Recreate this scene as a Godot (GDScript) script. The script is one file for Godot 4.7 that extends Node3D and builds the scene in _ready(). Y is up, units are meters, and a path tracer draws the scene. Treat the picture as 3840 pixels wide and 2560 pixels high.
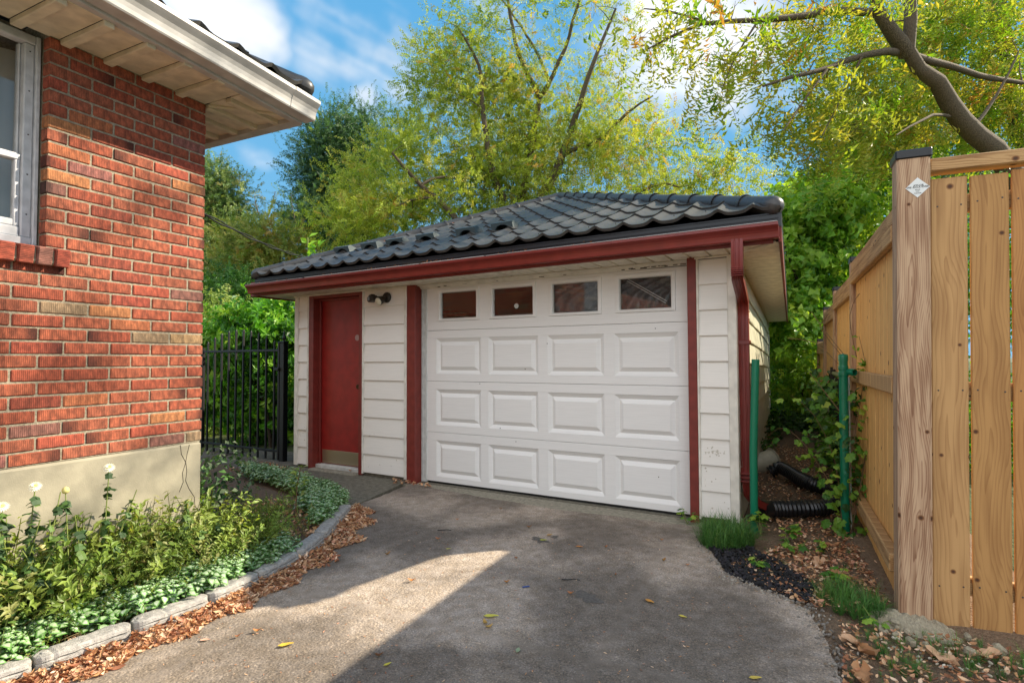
extends Node3D
# A driveway, a garage, the corner of a brick house and a wooden fence under autumn trees.

class MB:
	var v := PackedVector3Array()
	var n := PackedVector3Array()
	var uv := PackedVector2Array()
	var col := PackedColorArray()
	var ix := PackedInt32Array()
	var color := Color.WHITE
	var uvo := Vector2.ZERO
	var swap := false
	var xf := Transform3D()
	func vert(p: Vector3, nn: Vector3, t: Vector2) -> int:
		v.append(xf * p)
		n.append((xf.basis * nn).normalized())
		uv.append((Vector2(t.y, t.x) if swap else t) + uvo)
		col.append(color)
		return v.size() - 1
	func flat_uv(p: Vector3, nn: Vector3) -> Vector2:
		var a := nn.abs()
		if a.x >= a.y and a.x >= a.z: return Vector2(p.z, p.y)
		if a.y >= a.z: return Vector2(p.x, p.z)
		return Vector2(p.x, p.y)
	func face(ps: Array, nn := Vector3.ZERO) -> void:  # a flat polygon, counter-clockwise seen from outside
		if nn == Vector3.ZERO:
			nn = ((ps[1] - ps[0]) as Vector3).cross(ps[2] - ps[0]).normalized()
			if nn == Vector3.ZERO and ps.size() > 3: nn = ((ps[2] - ps[0]) as Vector3).cross(ps[3] - ps[0]).normalized()
		var k := v.size()
		for p in ps: vert(p, nn, flat_uv(p, nn))
		for i in range(1, ps.size() - 1):
			ix.append_array(PackedInt32Array([k, k + i + 1, k + i]))
	func box(lo: Vector3, hi: Vector3, b := 0.0) -> void:
		if b <= 0.0:
			var c := []
			for i in 8: c.append(Vector3(hi.x if i & 1 else lo.x, hi.y if i & 2 else lo.y, hi.z if i & 4 else lo.z))
			for f in [[4, 5, 7, 6], [1, 0, 2, 3], [5, 1, 3, 7], [0, 4, 6, 2], [6, 7, 3, 2], [0, 1, 5, 4]]:
				face([c[f[0]], c[f[1]], c[f[2]], c[f[3]]])
			return
		var m := (lo + hi) * 0.5
		var h := (hi - lo) * 0.5
		b = minf(b, minf(h.x, minf(h.y, h.z)) * 0.9)
		for ax in 3:
			for s in [-1.0, 1.0]:
				var e1 := (ax + 1) % 3
				var e2 := (ax + 2) % 3
				var q := []
				for w in [[-1, -1], [1, -1], [1, 1], [-1, 1]]:
					var p := m
					p[ax] += s * h[ax]
					p[e1] += w[0] * (h[e1] - b)
					p[e2] += w[1] * (h[e2] - b)
					q.append(p)
				if s < 0: q.reverse()
				face(q)
		for ax in 3:
			var e1 := (ax + 1) % 3
			var e2 := (ax + 2) % 3
			for s1 in [-1.0, 1.0]:
				for s2 in [-1.0, 1.0]:
					var q := []
					for w in [[-1.0, 0], [1.0, 0], [1.0, 1], [-1.0, 1]]:
						var p := m
						p[ax] += w[0] * (h[ax] - b)
						p[e1] += s1 * (h[e1] - (b if w[1] == 1 else 0.0))
						p[e2] += s2 * (h[e2] - (0.0 if w[1] == 1 else b))
						q.append(p)
					var nn := Vector3.ZERO
					nn[e1] = s1
					nn[e2] = s2
					if ((q[1] - q[0]) as Vector3).cross(q[2] - q[0]).dot(nn) < 0: q.reverse()
					face(q, nn.normalized())
		for i in 8:
			var s := Vector3(1 if i & 1 else -1, 1 if i & 2 else -1, 1 if i & 4 else -1)
			var q := []
			for ax in 3:
				var p := m + s * (h - Vector3.ONE * b)
				p[ax] += s[ax] * b
				q.append(p)
			if ((q[1] - q[0]) as Vector3).cross(q[2] - q[0]).dot(s) < 0: q.reverse()
			face(q, s.normalized())
	func tube(pts: Array, rs: Array, sides := 8, cap := true) -> void:
		var k := v.size()
		var d0: Vector3 = (pts[1] - pts[0]).normalized()
		var x := d0.cross(Vector3.UP if absf(d0.y) < 0.9 else Vector3.RIGHT).normalized()
		var along := 0.0
		for i in pts.size():
			var d: Vector3 = ((pts[mini(i + 1, pts.size() - 1)] - pts[maxi(i - 1, 0)]) as Vector3).normalized()
			x = (x - d * x.dot(d)).normalized()
			var y := d.cross(x)
			if i > 0: along += (pts[i] - pts[i - 1]).length()
			var i0 := maxi(i - 1, 0)
			var i1 := mini(i + 1, pts.size() - 1)
			var slope: float = (rs[i1] - rs[i0]) / maxf((pts[i1] - pts[i0]).length(), 0.0001)
			for j in sides + 1:
				var a := TAU * j / sides
				var o := x * cos(a) + y * sin(a)
				vert(pts[i] + o * rs[i], o - d * slope, Vector2(a * rs[0], along))
		var w := sides + 1
		for i in pts.size() - 1:
			for j in sides:
				var p := k + i * w + j
				ix.append_array(PackedInt32Array([p, p + w, p + 1, p + 1, p + w, p + w + 1]))
		if cap:
			for e in 2:
				var i := 0 if e == 0 else pts.size() - 1
				var d: Vector3 = (pts[1] - pts[0]).normalized() * -1.0 if e == 0 else (pts[i] - pts[i - 1]).normalized()
				var c := vert(pts[i], d, Vector2.ZERO)
				var first := v.size()
				for j in sides:
					var s := k + i * w + j
					v.append(v[s])
					n.append((xf.basis * d).normalized())
					uv.append(Vector2.ZERO)
					col.append(color)
				for j in sides:
					var a := first + j
					var b := first + (j + 1) % sides
					ix.append_array(PackedInt32Array([c, a, b] if e == 0 else [c, b, a]))
	func grid(rows: Array, us := 1.0, vs := 1.0) -> void:  # rows of points, smooth; outside is (along a row) x (across rows)
		var k := v.size()
		var nr := rows.size()
		var nc: int = rows[0].size()
		for i in nr:
			for j in nc:
				var a: Vector3 = rows[i][mini(j + 1, nc - 1)] - rows[i][maxi(j - 1, 0)]
				var b: Vector3 = rows[mini(i + 1, nr - 1)][j] - rows[maxi(i - 1, 0)][j]
				vert(rows[i][j], a.cross(b).normalized(), Vector2(us * j / (nc - 1), vs * i / (nr - 1)))
		for i in nr - 1:
			for j in nc - 1:
				var p := k + i * nc + j
				ix.append_array(PackedInt32Array([p, p + nc, p + 1, p + 1, p + nc, p + nc + 1]))
	func extrude(prof: Array, a: Vector3, b: Vector3, ux: Vector3, uy: Vector3, closed := true, caps := true) -> void:  # a profile in (ux, uy) swept from a to b, counter-clockwise seen from b
		var m := prof.size()
		for i in (m if closed else m - 1):
			var p: Vector2 = prof[i]
			var q: Vector2 = prof[(i + 1) % m]
			var pa := a + ux * p.x + uy * p.y
			var qa := a + ux * q.x + uy * q.y
			var nn := (qa - pa).cross(b - a).normalized()
			face([pa, qa, qa + b - a, pa + b - a], nn)
		if caps and closed:
			var f := []
			var g := []
			for p in prof:
				f.append(b + ux * p.x + uy * p.y)
				g.push_front(a + ux * p.x + uy * p.y)
			poly(f)
			poly(g)
	func poly(ps: Array) -> void:  # a flat polygon that need not be convex
		var nn := Vector3.ZERO
		for i in ps.size(): nn += (ps[i] as Vector3).cross(ps[(i + 1) % ps.size()])
		nn = nn.normalized()
		var x := nn.cross(Vector3.UP if absf(nn.y) < 0.9 else Vector3.RIGHT).normalized()
		var y := nn.cross(x)
		var flat := PackedVector2Array()
		for p in ps: flat.append(Vector2(x.dot(p), y.dot(p)))
		var t := Geometry2D.triangulate_polygon(flat)
		var k := v.size()
		for p in ps: vert(p, nn, flat_uv(p, nn))
		for i in range(0, t.size(), 3):
			var a: Vector3 = ps[t[i]]
			var up: bool = ((ps[t[i + 1]] as Vector3) - a).cross((ps[t[i + 2]] as Vector3) - a).dot(nn) > 0
			ix.append_array(PackedInt32Array([k + t[i], k + t[i + 2], k + t[i + 1]] if up else [k + t[i], k + t[i + 1], k + t[i + 2]]))
	func lathe(prof: Array, sides := 16, at := Vector3.ZERO, axis := Vector3.UP) -> void:  # prof: Vector2(radius, height)
		var x := axis.cross(Vector3.UP if absf(axis.y) < 0.9 else Vector3.RIGHT).normalized()
		var y := axis.cross(x)
		var rows := []
		for p in prof:
			var r := []
			for j in sides + 1:
				var a := TAU * j / sides
				r.append(at + axis * p.y + (x * cos(a) + y * sin(a)) * maxf(p.x, 0.0001))
			rows.append(r)
		grid(rows)
	func clip(pl: Vector3, keep_from := 0) -> void:  # keep pl.x * x + pl.y * y >= pl.z (in raw positions), triangle by triangle
		var nv := PackedVector3Array()
		var nn := PackedVector3Array()
		var nu := PackedVector2Array()
		var nc := PackedColorArray()
		var ni := PackedInt32Array()
		for t in range(0, ix.size(), 3):
			var ps := []
			for j in 3:
				var a := ix[t + j]
				var b := ix[t + (j + 1) % 3]
				var da := pl.x * v[a].x + pl.y * v[a].y - pl.z
				var db := pl.x * v[b].x + pl.y * v[b].y - pl.z
				if da >= 0: ps.append([v[a], n[a], uv[a], col[a]])
				if (da >= 0) != (db >= 0):
					var f := da / (da - db)
					ps.append([v[a].lerp(v[b], f), n[a].lerp(n[b], f), uv[a].lerp(uv[b], f), col[a]])
			var k := nv.size()
			for p in ps:
				nv.append(p[0])
				nn.append(p[1])
				nu.append(p[2])
				nc.append(p[3])
			for j in range(1, ps.size() - 1): ni.append_array(PackedInt32Array([k, k + j, k + j + 1]))
		v = nv
		n = nn
		uv = nu
		col = nc
		ix = ni
	func join(o: MB, t := Transform3D()) -> void:
		var k := v.size()
		for i in o.v.size():
			v.append(t * o.v[i])
			n.append((t.basis * o.n[i]).normalized())
			uv.append(o.uv[i])
			col.append(o.col[i])
		for i in o.ix: ix.append(k + i)
	func mesh() -> ArrayMesh:
		var m := ArrayMesh.new()
		var a := []
		a.resize(Mesh.ARRAY_MAX)
		a[Mesh.ARRAY_VERTEX] = v
		a[Mesh.ARRAY_NORMAL] = n
		a[Mesh.ARRAY_TEX_UV] = uv
		a[Mesh.ARRAY_COLOR] = col
		a[Mesh.ARRAY_INDEX] = ix
		m.add_surface_from_arrays(Mesh.PRIMITIVE_TRIANGLES, a)
		return m

var used := {}
var M := {}
var rng := RandomNumberGenerator.new()

func rf(a: float, b: float) -> float: return rng.randf_range(a, b)
func V(x: float, y: float, z: float) -> Vector3: return Vector3(x, y, z)
func lin(hex: String) -> Color: return Color(hex).srgb_to_linear()

func numbered(called: String) -> String:
	var k: int = used.get(called, 0)
	used[called] = k + 1
	return called if k == 0 else "%s_%03d" % [called, k]

func tag(o: Node3D, label: String, category: String, group := "", kind := "") -> Node3D:
	if label: o.set_meta("label", label)
	if category: o.set_meta("category", category)
	if group: o.set_meta("group", group)
	if kind: o.set_meta("kind", kind)
	return o

func thing(called: String, label: String, category: String, at := Vector3.ZERO, turn := 0.0, group := "") -> Node3D:
	var o := Node3D.new()
	o.name = numbered(called)
	add_child(o)
	o.position = at
	o.rotation.y = turn
	tag(o, label, category, group)
	return o

func part(parent: Node, called: String, mesh: Mesh, mat: Material, kind := "") -> MeshInstance3D:
	var o := MeshInstance3D.new()
	o.name = called if parent != self else numbered(called)
	o.mesh = mesh
	if mat: o.material_override = mat
	parent.add_child(o, true)
	if kind: o.set_meta("kind", kind)
	return o

func place(parent: Node, called: String, mesh: Mesh, mat: Material, t: Transform3D) -> MeshInstance3D:
	var o := part(parent, called, mesh, mat)
	o.transform = t
	return o

func scatter(parent: Node, called: String, mesh: Mesh, mat: Material, ts: Array, cs: Array) -> MultiMeshInstance3D:
	var mm := MultiMesh.new()
	mm.transform_format = MultiMesh.TRANSFORM_3D
	mm.use_colors = true
	mm.mesh = mesh
	mm.instance_count = ts.size()
	for i in ts.size():
		mm.set_instance_transform(i, ts[i])
		mm.set_instance_color(i, cs[i])
	var o := MultiMeshInstance3D.new()
	o.name = called if parent != self else numbered(called)
	o.multimesh = mm
	o.material_override = mat
	parent.add_child(o, true)
	o.set_meta("kind", "stuff")
	return o

func B(lo: Vector3, hi: Vector3, b := 0.003, off := Vector2.ZERO, sw := false) -> ArrayMesh:
	var m := MB.new()
	m.uvo = off
	m.swap = sw
	m.box(lo, hi, b)
	return m.mesh()

func T(mesh_points: Array, rs: Array, sides := 8) -> ArrayMesh:
	var m := MB.new()
	m.tube(mesh_points, rs, sides)
	return m.mesh()

func basis_to(y: Vector3, spin := 0.0) -> Basis:
	y = y.normalized()
	var x := y.cross(Vector3.FORWARD if absf(y.z) < 0.9 else Vector3.RIGHT).normalized().rotated(y, spin)
	return Basis(x, y, x.cross(y))

# ---------------------------------------------------------------- textures and materials

func noise(kind: int, freq: float, oct: int, sd: int) -> FastNoiseLite:
	var f := FastNoiseLite.new()
	f.noise_type = kind
	f.frequency = freq
	f.fractal_octaves = oct
	f.fractal_type = FastNoiseLite.FRACTAL_FBM if oct > 1 else FastNoiseLite.FRACTAL_NONE
	f.seed = sd
	return f

func tile(f: FastNoiseLite, w: int, h: int) -> PackedByteArray:
	var im := f.get_seamless_image(w, h)
	im.convert(Image.FORMAT_L8)
	return im.get_data()

func tex(w: int, h: int, data: PackedByteArray, rgb := true) -> ImageTexture:
	return ImageTexture.create_from_image(Image.create_from_data(w, h, false, Image.FORMAT_RGB8 if rgb else Image.FORMAT_L8, data))

func grey(f: FastNoiseLite, w: int, h: int, lo: float, hi: float) -> ImageTexture:
	var d := tile(f, w, h)
	for i in d.size(): d[i] = int(255.0 * lerpf(lo, hi, d[i] / 255.0))
	return tex(w, h, d, false)

func bumps(f: FastNoiseLite, w: int, h: int, scale: float) -> ImageTexture:
	var im := f.get_seamless_image(w, h)
	im.convert(Image.FORMAT_RGBA8)
	im.bump_map_to_normal_map(scale)
	return ImageTexture.create_from_image(im)

func mat(called: String, c: String, rough := 0.7, o := {}) -> StandardMaterial3D:
	var m := StandardMaterial3D.new()
	m.resource_name = called
	m.albedo_color = Color(c)
	m.roughness = rough
	for k in o:
		if k == "norm":
			m.normal_enabled = true
			m.normal_texture = o[k][0]
			m.normal_scale = o[k][1]
		elif k == "height":
			m.heightmap_enabled = true
			m.heightmap_texture = o[k][0]
			m.heightmap_scale = o[k][1]
		elif k == "back":
			m.backlight_enabled = true
			m.backlight = o[k]
		elif k == "tri":
			m.uv1_triplanar = true
			m.uv1_world_triplanar = true
			m.uv1_scale = Vector3.ONE * o[k]
		elif k == "scale": m.uv1_scale = Vector3(o[k].x, o[k].y, 1)
		else: m.set(k, o[k])
	M[called] = m
	return m

func wood(w: int, h: int, sd: int, light: Color, dark: Color, rings: float, wander: float, knots: int) -> ImageTexture:  # flat-sawn grain, v along the board
	var r := RandomNumberGenerator.new()
	r.seed = sd
	var f := noise(FastNoiseLite.TYPE_SIMPLEX, 1.0, 2, sd)
	var ks := []
	for i in knots: ks.append(Vector3(r.randf_range(0.1, 0.9) * w, (i + r.randf_range(0.2, 0.8)) * h / knots, r.randf_range(12.0, 23.0) * w / 256.0))
	var d := PackedByteArray()
	d.resize(w * h * 3)
	var c0 := w * r.randf_range(0.35, 0.65)
	for y in h:
		var sway := f.get_noise_2d(0.0, y * 2.2 / h) * wander * w
		var depth := f.get_noise_2d(9.0, y * 3.0 / h)
		for x in w:
			var dx := float(x)
			var knot := 0.0
			var bend := 0.0
			for kk in ks:
				var ddy: float = (y - kk.y) * 3.0
				if absf(ddy) > kk.z * 5.0: continue
				var ddx: float = x - kk.x
				var q: float = (ddx * ddx + ddy * ddy * 2.0) / (kk.z * kk.z)
				bend += 2.6 * kk.z * signf(ddx) * exp(-q * 0.16) / w * rings * 0.3
				knot = maxf(knot, 1.0 - q * 0.6)
			var across := (dx - c0 - sway) / w * 2.0
			var rad := sqrt(across * across * 2.2 + 0.05 + depth * 0.12 + 0.05) * rings + bend + 0.3 * f.get_noise_2d(x * 0.02, y * 0.004)
			var g := rad - floorf(rad)
			g = pow(g, 2.6) * (1.0 - smoothstep(0.93, 1.0, g))
			var fine := f.get_noise_2d(x * 0.35, y * 0.008) * 0.22 + f.get_noise_2d(x * 0.9 + 11.0, y * 0.02) * 0.12 + f.get_noise_2d(x * 0.012 + 40.0, y * 0.004) * 0.5
			var k := clampf(g * 0.85 + fine + 0.12, 0.0, 1.0)
			var c := light.lerp(dark, k)
			if knot > 0.0: c = c.lerp(Color(0.42, 0.25, 0.12), clampf(knot * 1.4, 0.0, 0.75)).lerp(Color(0.14, 0.07, 0.03), clampf((knot - 0.6) * 2.0, 0.0, 0.55))
			var at := (y * w + x) * 3
			d[at] = int(255.0 * clampf(c.r, 0, 1))
			d[at + 1] = int(255.0 * clampf(c.g, 0, 1))
			d[at + 2] = int(255.0 * clampf(c.b, 0, 1))
	return tex(w, h, d)

func asphalt_texture(side: int) -> ImageTexture:
	var fine := tile(noise(FastNoiseLite.TYPE_VALUE, 0.45, 1, 3), side, side)
	var cell := noise(FastNoiseLite.TYPE_CELLULAR, 0.30, 1, 5)
	cell.cellular_return_type = FastNoiseLite.RETURN_CELL_VALUE
	var stones := tile(cell, side, side)
	var mid := tile(noise(FastNoiseLite.TYPE_SIMPLEX, 0.012, 4, 8), side, side)
	var d := PackedByteArray()
	d.resize(side * side * 3)
	for i in side * side:
		var s := stones[i] / 255.0
		var k := 0.565 + (fine[i] / 255.0 - 0.5) * 0.12 + (mid[i] / 255.0 - 0.5) * 0.12
		if s > 0.72: k += (s - 0.72) * 0.5
		elif s < 0.25: k -= (0.25 - s) * 0.45
		var warm := 0.5 + (fine[i] - mid[i]) / 800.0
		d[i * 3] = int(255.0 * clampf(k * (1.03 + 0.10 * warm), 0.05, 0.95))
		d[i * 3 + 1] = int(255.0 * clampf(k * 0.985, 0.05, 0.95))
		d[i * 3 + 2] = int(255.0 * clampf(k * (0.96 - 0.15 * warm), 0.05, 0.95))
	return tex(side, side, d)

func brick_texture(w: int, h: int, sd: int) -> ImageTexture:  # the wire-cut grooves of a rug-faced brick have their shade painted into the colour; u along the brick, 0.4 m x 0.2 m
	var a := tile(noise(FastNoiseLite.TYPE_SIMPLEX, 0.02, 4, sd), w, h)
	var b := tile(noise(FastNoiseLite.TYPE_VALUE, 0.5, 1, sd + 1), w, h)
	var d := PackedByteArray()
	d.resize(w * h)
	for y in h:
		for x in w:
			var i := y * w + x
			var u := x * 50.0 / w
			var wob := (a[i] / 255.0 - 0.5) * 0.35
			var g := absf(fposmod(u + wob, 1.0) - 0.5) * 2.0
			var groove := smoothstep(0.62, 0.9, g) * (0.55 + 0.45 * b[(i * 7) % (w * h)] / 255.0)
			d[i] = int(255.0 * clampf(0.80 + (a[i] / 255.0 - 0.5) * 0.36 + (b[i] / 255.0 - 0.5) * 0.16 - groove * 0.24, 0.1, 1.0))
	return tex(w, h, d, false)

func groove_height(w: int, h: int) -> ImageTexture:
	var b := tile(noise(FastNoiseLite.TYPE_VALUE, 0.4, 2, 77), w, h)
	var a := tile(noise(FastNoiseLite.TYPE_SIMPLEX, 0.02, 4, 50), w, h)
	var d := PackedByteArray()
	d.resize(w * h)
	for y in h:
		for x in w:
			var i := y * w + x
			var g := absf(fposmod(x * 50.0 / w + (a[i] / 255.0 - 0.5) * 0.35, 1.0) - 0.5) * 2.0
			d[i] = int(255.0 * clampf(0.75 - smoothstep(0.62, 0.9, g) * 0.5 + (b[i] / 255.0 - 0.5) * 0.3, 0, 1))
	return tex(w, h, d, false)

func streaks(w: int, h: int, sd: int, lo: float, hi: float) -> ImageTexture:  # embossed grain that runs along u
	var f := noise(FastNoiseLite.TYPE_SIMPLEX, 0.05, 3, sd).get_seamless_image(w / 16, h)
	f.convert(Image.FORMAT_L8)
	f.resize(w, h, Image.INTERPOLATE_CUBIC)
	var d := f.get_data()
	for i in d.size(): d[i] = int(255.0 * lerpf(lo, hi, d[i] / 255.0))
	return tex(w, h, d, false)

# ---------------------------------------------------------------- the place

const EYE := Vector3(0, 1.2927, 0)
const GA := -0.0718530       # the garage stands a little askew to the house
const GO := Vector3(-3.36786, 0, -4.96687)
const SD := Vector3(-0.054, -0.022, -1.0)   # its side walls run this way, downhill
const SUN_AZ := 50.0
const SUN_EL := 35.6

func cloud_sky() -> ImageTexture:
	var w := 2048
	var h := 1024
	var f := noise(FastNoiseLite.TYPE_SIMPLEX_SMOOTH, 1.0, 5, 11)
	var wisp := noise(FastNoiseLite.TYPE_SIMPLEX_SMOOTH, 1.0, 4, 23)
	var lumps := [  # direction, angular size, how much cloud
		[V(-0.725, 0.481, -0.492), 0.11, 0.50], [V(-0.695, 0.479, -0.537), 0.08, 0.40], [V(-0.665, 0.467, -0.584), 0.04, 0.30], [V(-0.586, 0.410, -0.699), 0.045, 0.5], [V(-0.599, 0.417, -0.684), 0.03, 0.3],
		[V(-0.164, 0.507, -0.846), 0.20, 0.5], [V(-0.081, 0.464, -0.882), 0.12, 0.45], [V(-0.724, 0.323, -0.609), 0.035, 0.28], [V(0.145, 0.445, -0.884), 0.2, 0.3],
		[V(0.5, 0.5, 0.7), 0.8, 0.8], [V(-0.45, 0.5, 0.74), 0.8, 0.8], [V(0.85, 0.45, 0.1), 0.5, 0.5], [V(0.1, 0.95, 0.3), 0.5, 0.6]]  # clouds out of view, placed to light the shaded fronts
	var data := PackedFloat32Array()
	data.resize(w * h * 3)
	var sx := V(-0.637, 0.520, -0.570)
	var ex := V(-0.526, 0.466, -0.711)
	var along := (ex - sx).normalized()
	for y in h:
		var el := PI * 0.5 - PI * (y + 0.5) / h
		var dy := sin(el)
		var hor := cos(el)
		for x in w:
			var az := TAU * (x + 0.5) / w
			var d := Vector3(sin(az) * hor, dy, -cos(az) * hor)
			var at := (y * w + x) * 3
			var c: Vector3
			if dy < -0.02:
				c = Vector3(0.16, 0.17, 0.12)
			else:
				var up := clampf(dy, 0.0, 1.0)
				c = Vector3(0.107, 0.230, 0.325).lerp(Vector3(0.029, 0.140, 0.280), pow(up, 0.62) * 1.12)
				var inv := 1.0 / (up + 0.22)
				var p := Vector3(d.x * inv, d.z * inv, up * 0.6)
				var n := f.get_noise_3d(p.x * 1.25, p.y * 1.25, p.z)
				var b := 0.0
				for l in lumps:
					var g: float = (d - (l[0] as Vector3)).length_squared() / (l[1] * l[1])
					if g < 5.0: b += l[2] * exp(-g)
				var k := smoothstep(0.18, 0.92, n * 0.72 + 0.30 * wisp.get_noise_3d(d.x * 11.0, d.y * 15.0, d.z * 11.0) + b - 0.12)
				var s := d.dot(along)
				var q := d - along * s
				var str := wisp.get_noise_3d(q.x * 9.0 + 5.0, q.y * 9.0, q.z * 9.0 + s * 1.3)
				str += 0.35 * f.get_noise_3d(d.x * 9.0, d.y * 9.0, d.z * 9.0)
				var band := exp(-(d - V(-0.594, 0.511, -0.621)).length_squared() / 0.008) + exp(-(d - V(-0.536, 0.486, -0.691)).length_squared() / 0.006) + 0.6 * exp(-(d - V(-0.487, 0.535, -0.691)).length_squared() / 0.02)
				k = maxf(k, smoothstep(-0.10, 0.60, str) * (0.07 + 0.74 * minf(band, 1.0)))
				var cl := Vector3(0.382, 0.388, 0.400) * (0.80 + 0.42 * clampf(n + 0.35, 0.0, 0.8) + 0.95 * smoothstep(0.0, 0.6, d.z))  # unseen clouds behind the eye are brighter, to light the shade
				c = c.lerp(cl, clampf(k, 0.0, 1.0) * 0.94)
			data[at] = c.x
			data[at + 1] = c.y
			data[at + 2] = c.z
	return ImageTexture.create_from_image(Image.create_from_data(w, h, false, Image.FORMAT_RGBF, data.to_byte_array()))

func _ready() -> void:
	rng.seed = 20
	var cam := Camera3D.new()
	cam.name = "camera"
	add_child(cam)
	cam.transform = Transform3D(Basis.from_euler(Vector3(0.0320445, 0.4461776, -0.0040472), EULER_ORDER_YXZ), EYE)
	cam.fov = 62.93
	cam.near = 0.05
	cam.far = 900.0
	cam.current = true
	var we := WorldEnvironment.new()
	we.name = "world_environment"
	var e := Environment.new()
	e.background_mode = Environment.BG_SKY
	var sm := PanoramaSkyMaterial.new()
	sm.panorama = cloud_sky()
	var sky := Sky.new()
	sky.sky_material = sm
	e.sky = sky
	e.background_energy_multiplier = 1.0
	e.tonemap_mode = Environment.TONE_MAPPER_LINEAR
	e.tonemap_exposure = 2.8
	e.sdfgi_enabled = true
	e.ssao_enabled = true
	e.ssil_enabled = true
	we.environment = e
	add_child(we)
	var sun := DirectionalLight3D.new()
	sun.name = "sun"
	sun.light_color = Color(1.0, 0.945, 0.85)
	sun.light_energy = 1.2
	sun.light_angular_distance = 0.6
	sun.shadow_enabled = true
	var az := deg_to_rad(SUN_AZ)
	var el := deg_to_rad(SUN_EL)
	var to_sun := V(sin(az) * cos(el), sin(el), -cos(az) * cos(el))
	sun.basis = Basis.looking_at(-to_sun)
	add_child(sun)
	materials()
	grounds()
	house()
	garage()
	fence()
	iron_gate()
	alley()
	trees()
	bed()
	litter()

func materials() -> void:
	var fine := grey(noise(FastNoiseLite.TYPE_SIMPLEX, 0.03, 5, 4), 512, 512, 0.72, 1.0)
	var soft := grey(noise(FastNoiseLite.TYPE_SIMPLEX, 0.008, 4, 14), 512, 512, 0.84, 1.0)
	var grit := bumps(noise(FastNoiseLite.TYPE_VALUE, 0.4, 2, 9), 512, 512, 3.0)
	var rough_rock := bumps(noise(FastNoiseLite.TYPE_SIMPLEX, 0.06, 4, 19), 512, 512, 8.0)
	var stain := tile(noise(FastNoiseLite.TYPE_SIMPLEX, 0.006, 5, 31), 512, 512)
	for i in stain.size(): stain[i] = int(255.0 * (0.70 + 0.30 * smoothstep(0.25, 0.75, stain[i] / 255.0)))
	var stains := tex(512, 512, stain, false)
	var wave := streaks(512, 512, 6, 0.0, 1.0)
	var vinyl := streaks(512, 512, 8, 0.965, 1.0)
	# setting
	mat("asphalt", "ffffff", 0.93, {"albedo_texture": asphalt_texture(1024), "scale": Vector2(0.62, 0.62), "norm": [grit, 0.45], "detail_enabled": true, "detail_albedo": stains, "detail_blend_mode": BaseMaterial3D.BLEND_MODE_MUL, "detail_uv_layer": BaseMaterial3D.DETAIL_UV_2, "uv2_scale": Vector3(0.22, 0.22, 1)})
	mat("oil", "6b655e", 0.85, {"albedo_texture": fine, "tri": 2.5, "norm": [grit, 0.8]})
	mat("concrete", "a39d8b", 0.95, {"albedo_texture": fine, "tri": 1.4, "norm": [grit, 0.7]})
	mat("old_concrete", "7c7768", 0.95, {"albedo_texture": fine, "tri": 0.9, "norm": [grit, 1.0]})
	mat("foundation", "a09985", 0.95, {"albedo_texture": soft, "tri": 1.3, "norm": [grit, 0.12]})
	mat("crack", "3a352c", 1.0)
	mat("soil", "866f58", 1.0, {"albedo_texture": fine, "tri": 1.7, "norm": [rough_rock, 1.0]})
	mat("lawn", "4f5a2c", 1.0, {"albedo_texture": fine, "tri": 0.6, "norm": [rough_rock, 1.0]})
	mat("flagstone", "766d60", 0.95, {"albedo_texture": fine, "tri": 1.1, "norm": [rough_rock, 0.5]})
	mat("rubble", "b3a88f", 0.98, {"albedo_texture": fine, "tri": 3.0, "norm": [rough_rock, 1.0], "vertex_color_use_as_albedo": true})
	# house
	var bt := [brick_texture(512, 128, 41), brick_texture(512, 128, 61)]
	var bh := groove_height(512, 128)
	var hues := ["b65e42", "b0573d", "bb6547", "a6513c", "b7664a", "bd5b43", "ad503c", "c7754d", "bb976c", "a68a6b", "9c685b", "ab6c62", "8a7462", "cc8656"]
	for i in hues.size():
		mat("brick_%d" % i, hues[i], 0.9, {"albedo_texture": bt[i % 2], "scale": Vector2(2.5, 5.0), "height": [bh, 0.16], "vertex_color_use_as_albedo": true})
	mat("mortar", "aca28c", 0.97, {"albedo_texture": fine, "tri": 3.0, "norm": [grit, 1.2]})
	mat("eave_white", "bdbab6", 0.45, {"albedo_texture": soft, "tri": 1.2})
	mat("soffit_cream", "dacdb2", 0.7, {"albedo_texture": soft, "tri": 1.6})
	mat("window_white", "cfd0d3", 0.5, {"albedo_texture": soft, "tri": 2.4})
	mat("glass", "ffffff", 0.02, {"transparency": BaseMaterial3D.TRANSPARENCY_ALPHA})
	M.glass.albedo_color = Color(0.05, 0.06, 0.06, 0.05)
	mat("curtain", "aaa9a2", 0.9)
	mat("dark_room", "2a2724", 1.0)
	mat("black_rubber", "1a1a1a", 0.8)
	# garage
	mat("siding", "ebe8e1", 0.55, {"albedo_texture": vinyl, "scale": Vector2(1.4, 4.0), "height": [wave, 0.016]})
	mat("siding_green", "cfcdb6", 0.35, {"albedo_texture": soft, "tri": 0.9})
	mat("trim_white", "e8e4d8", 0.5, {"albedo_texture": soft, "tri": 1.4})
	mat("door_white", "eae9e6", 0.5, {"albedo_texture": vinyl, "scale": Vector2(1.4, 4.0), "height": [wave, 0.01]})
	mat("jamb_white", "cfd0cb", 0.6, {"albedo_texture": soft, "tri": 2.2})
	mat("garage_soffit", "eae2cf", 0.6, {"albedo_texture": soft, "tri": 2.0})
	mat("red_trim", "802f26", 0.5, {"albedo_texture": soft, "tri": 2.1})
	mat("red_gutter", "802d27", 0.32, {"albedo_texture": soft, "tri": 1.1})
	mat("red_door", "96221e", 0.42, {"albedo_texture": soft, "tri": 1.3})
	mat("steel", "b5a98f", 0.38, {"metallic": 0.85})
	mat("brass", "4a3a24", 0.4, {"metallic": 0.7})
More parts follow.
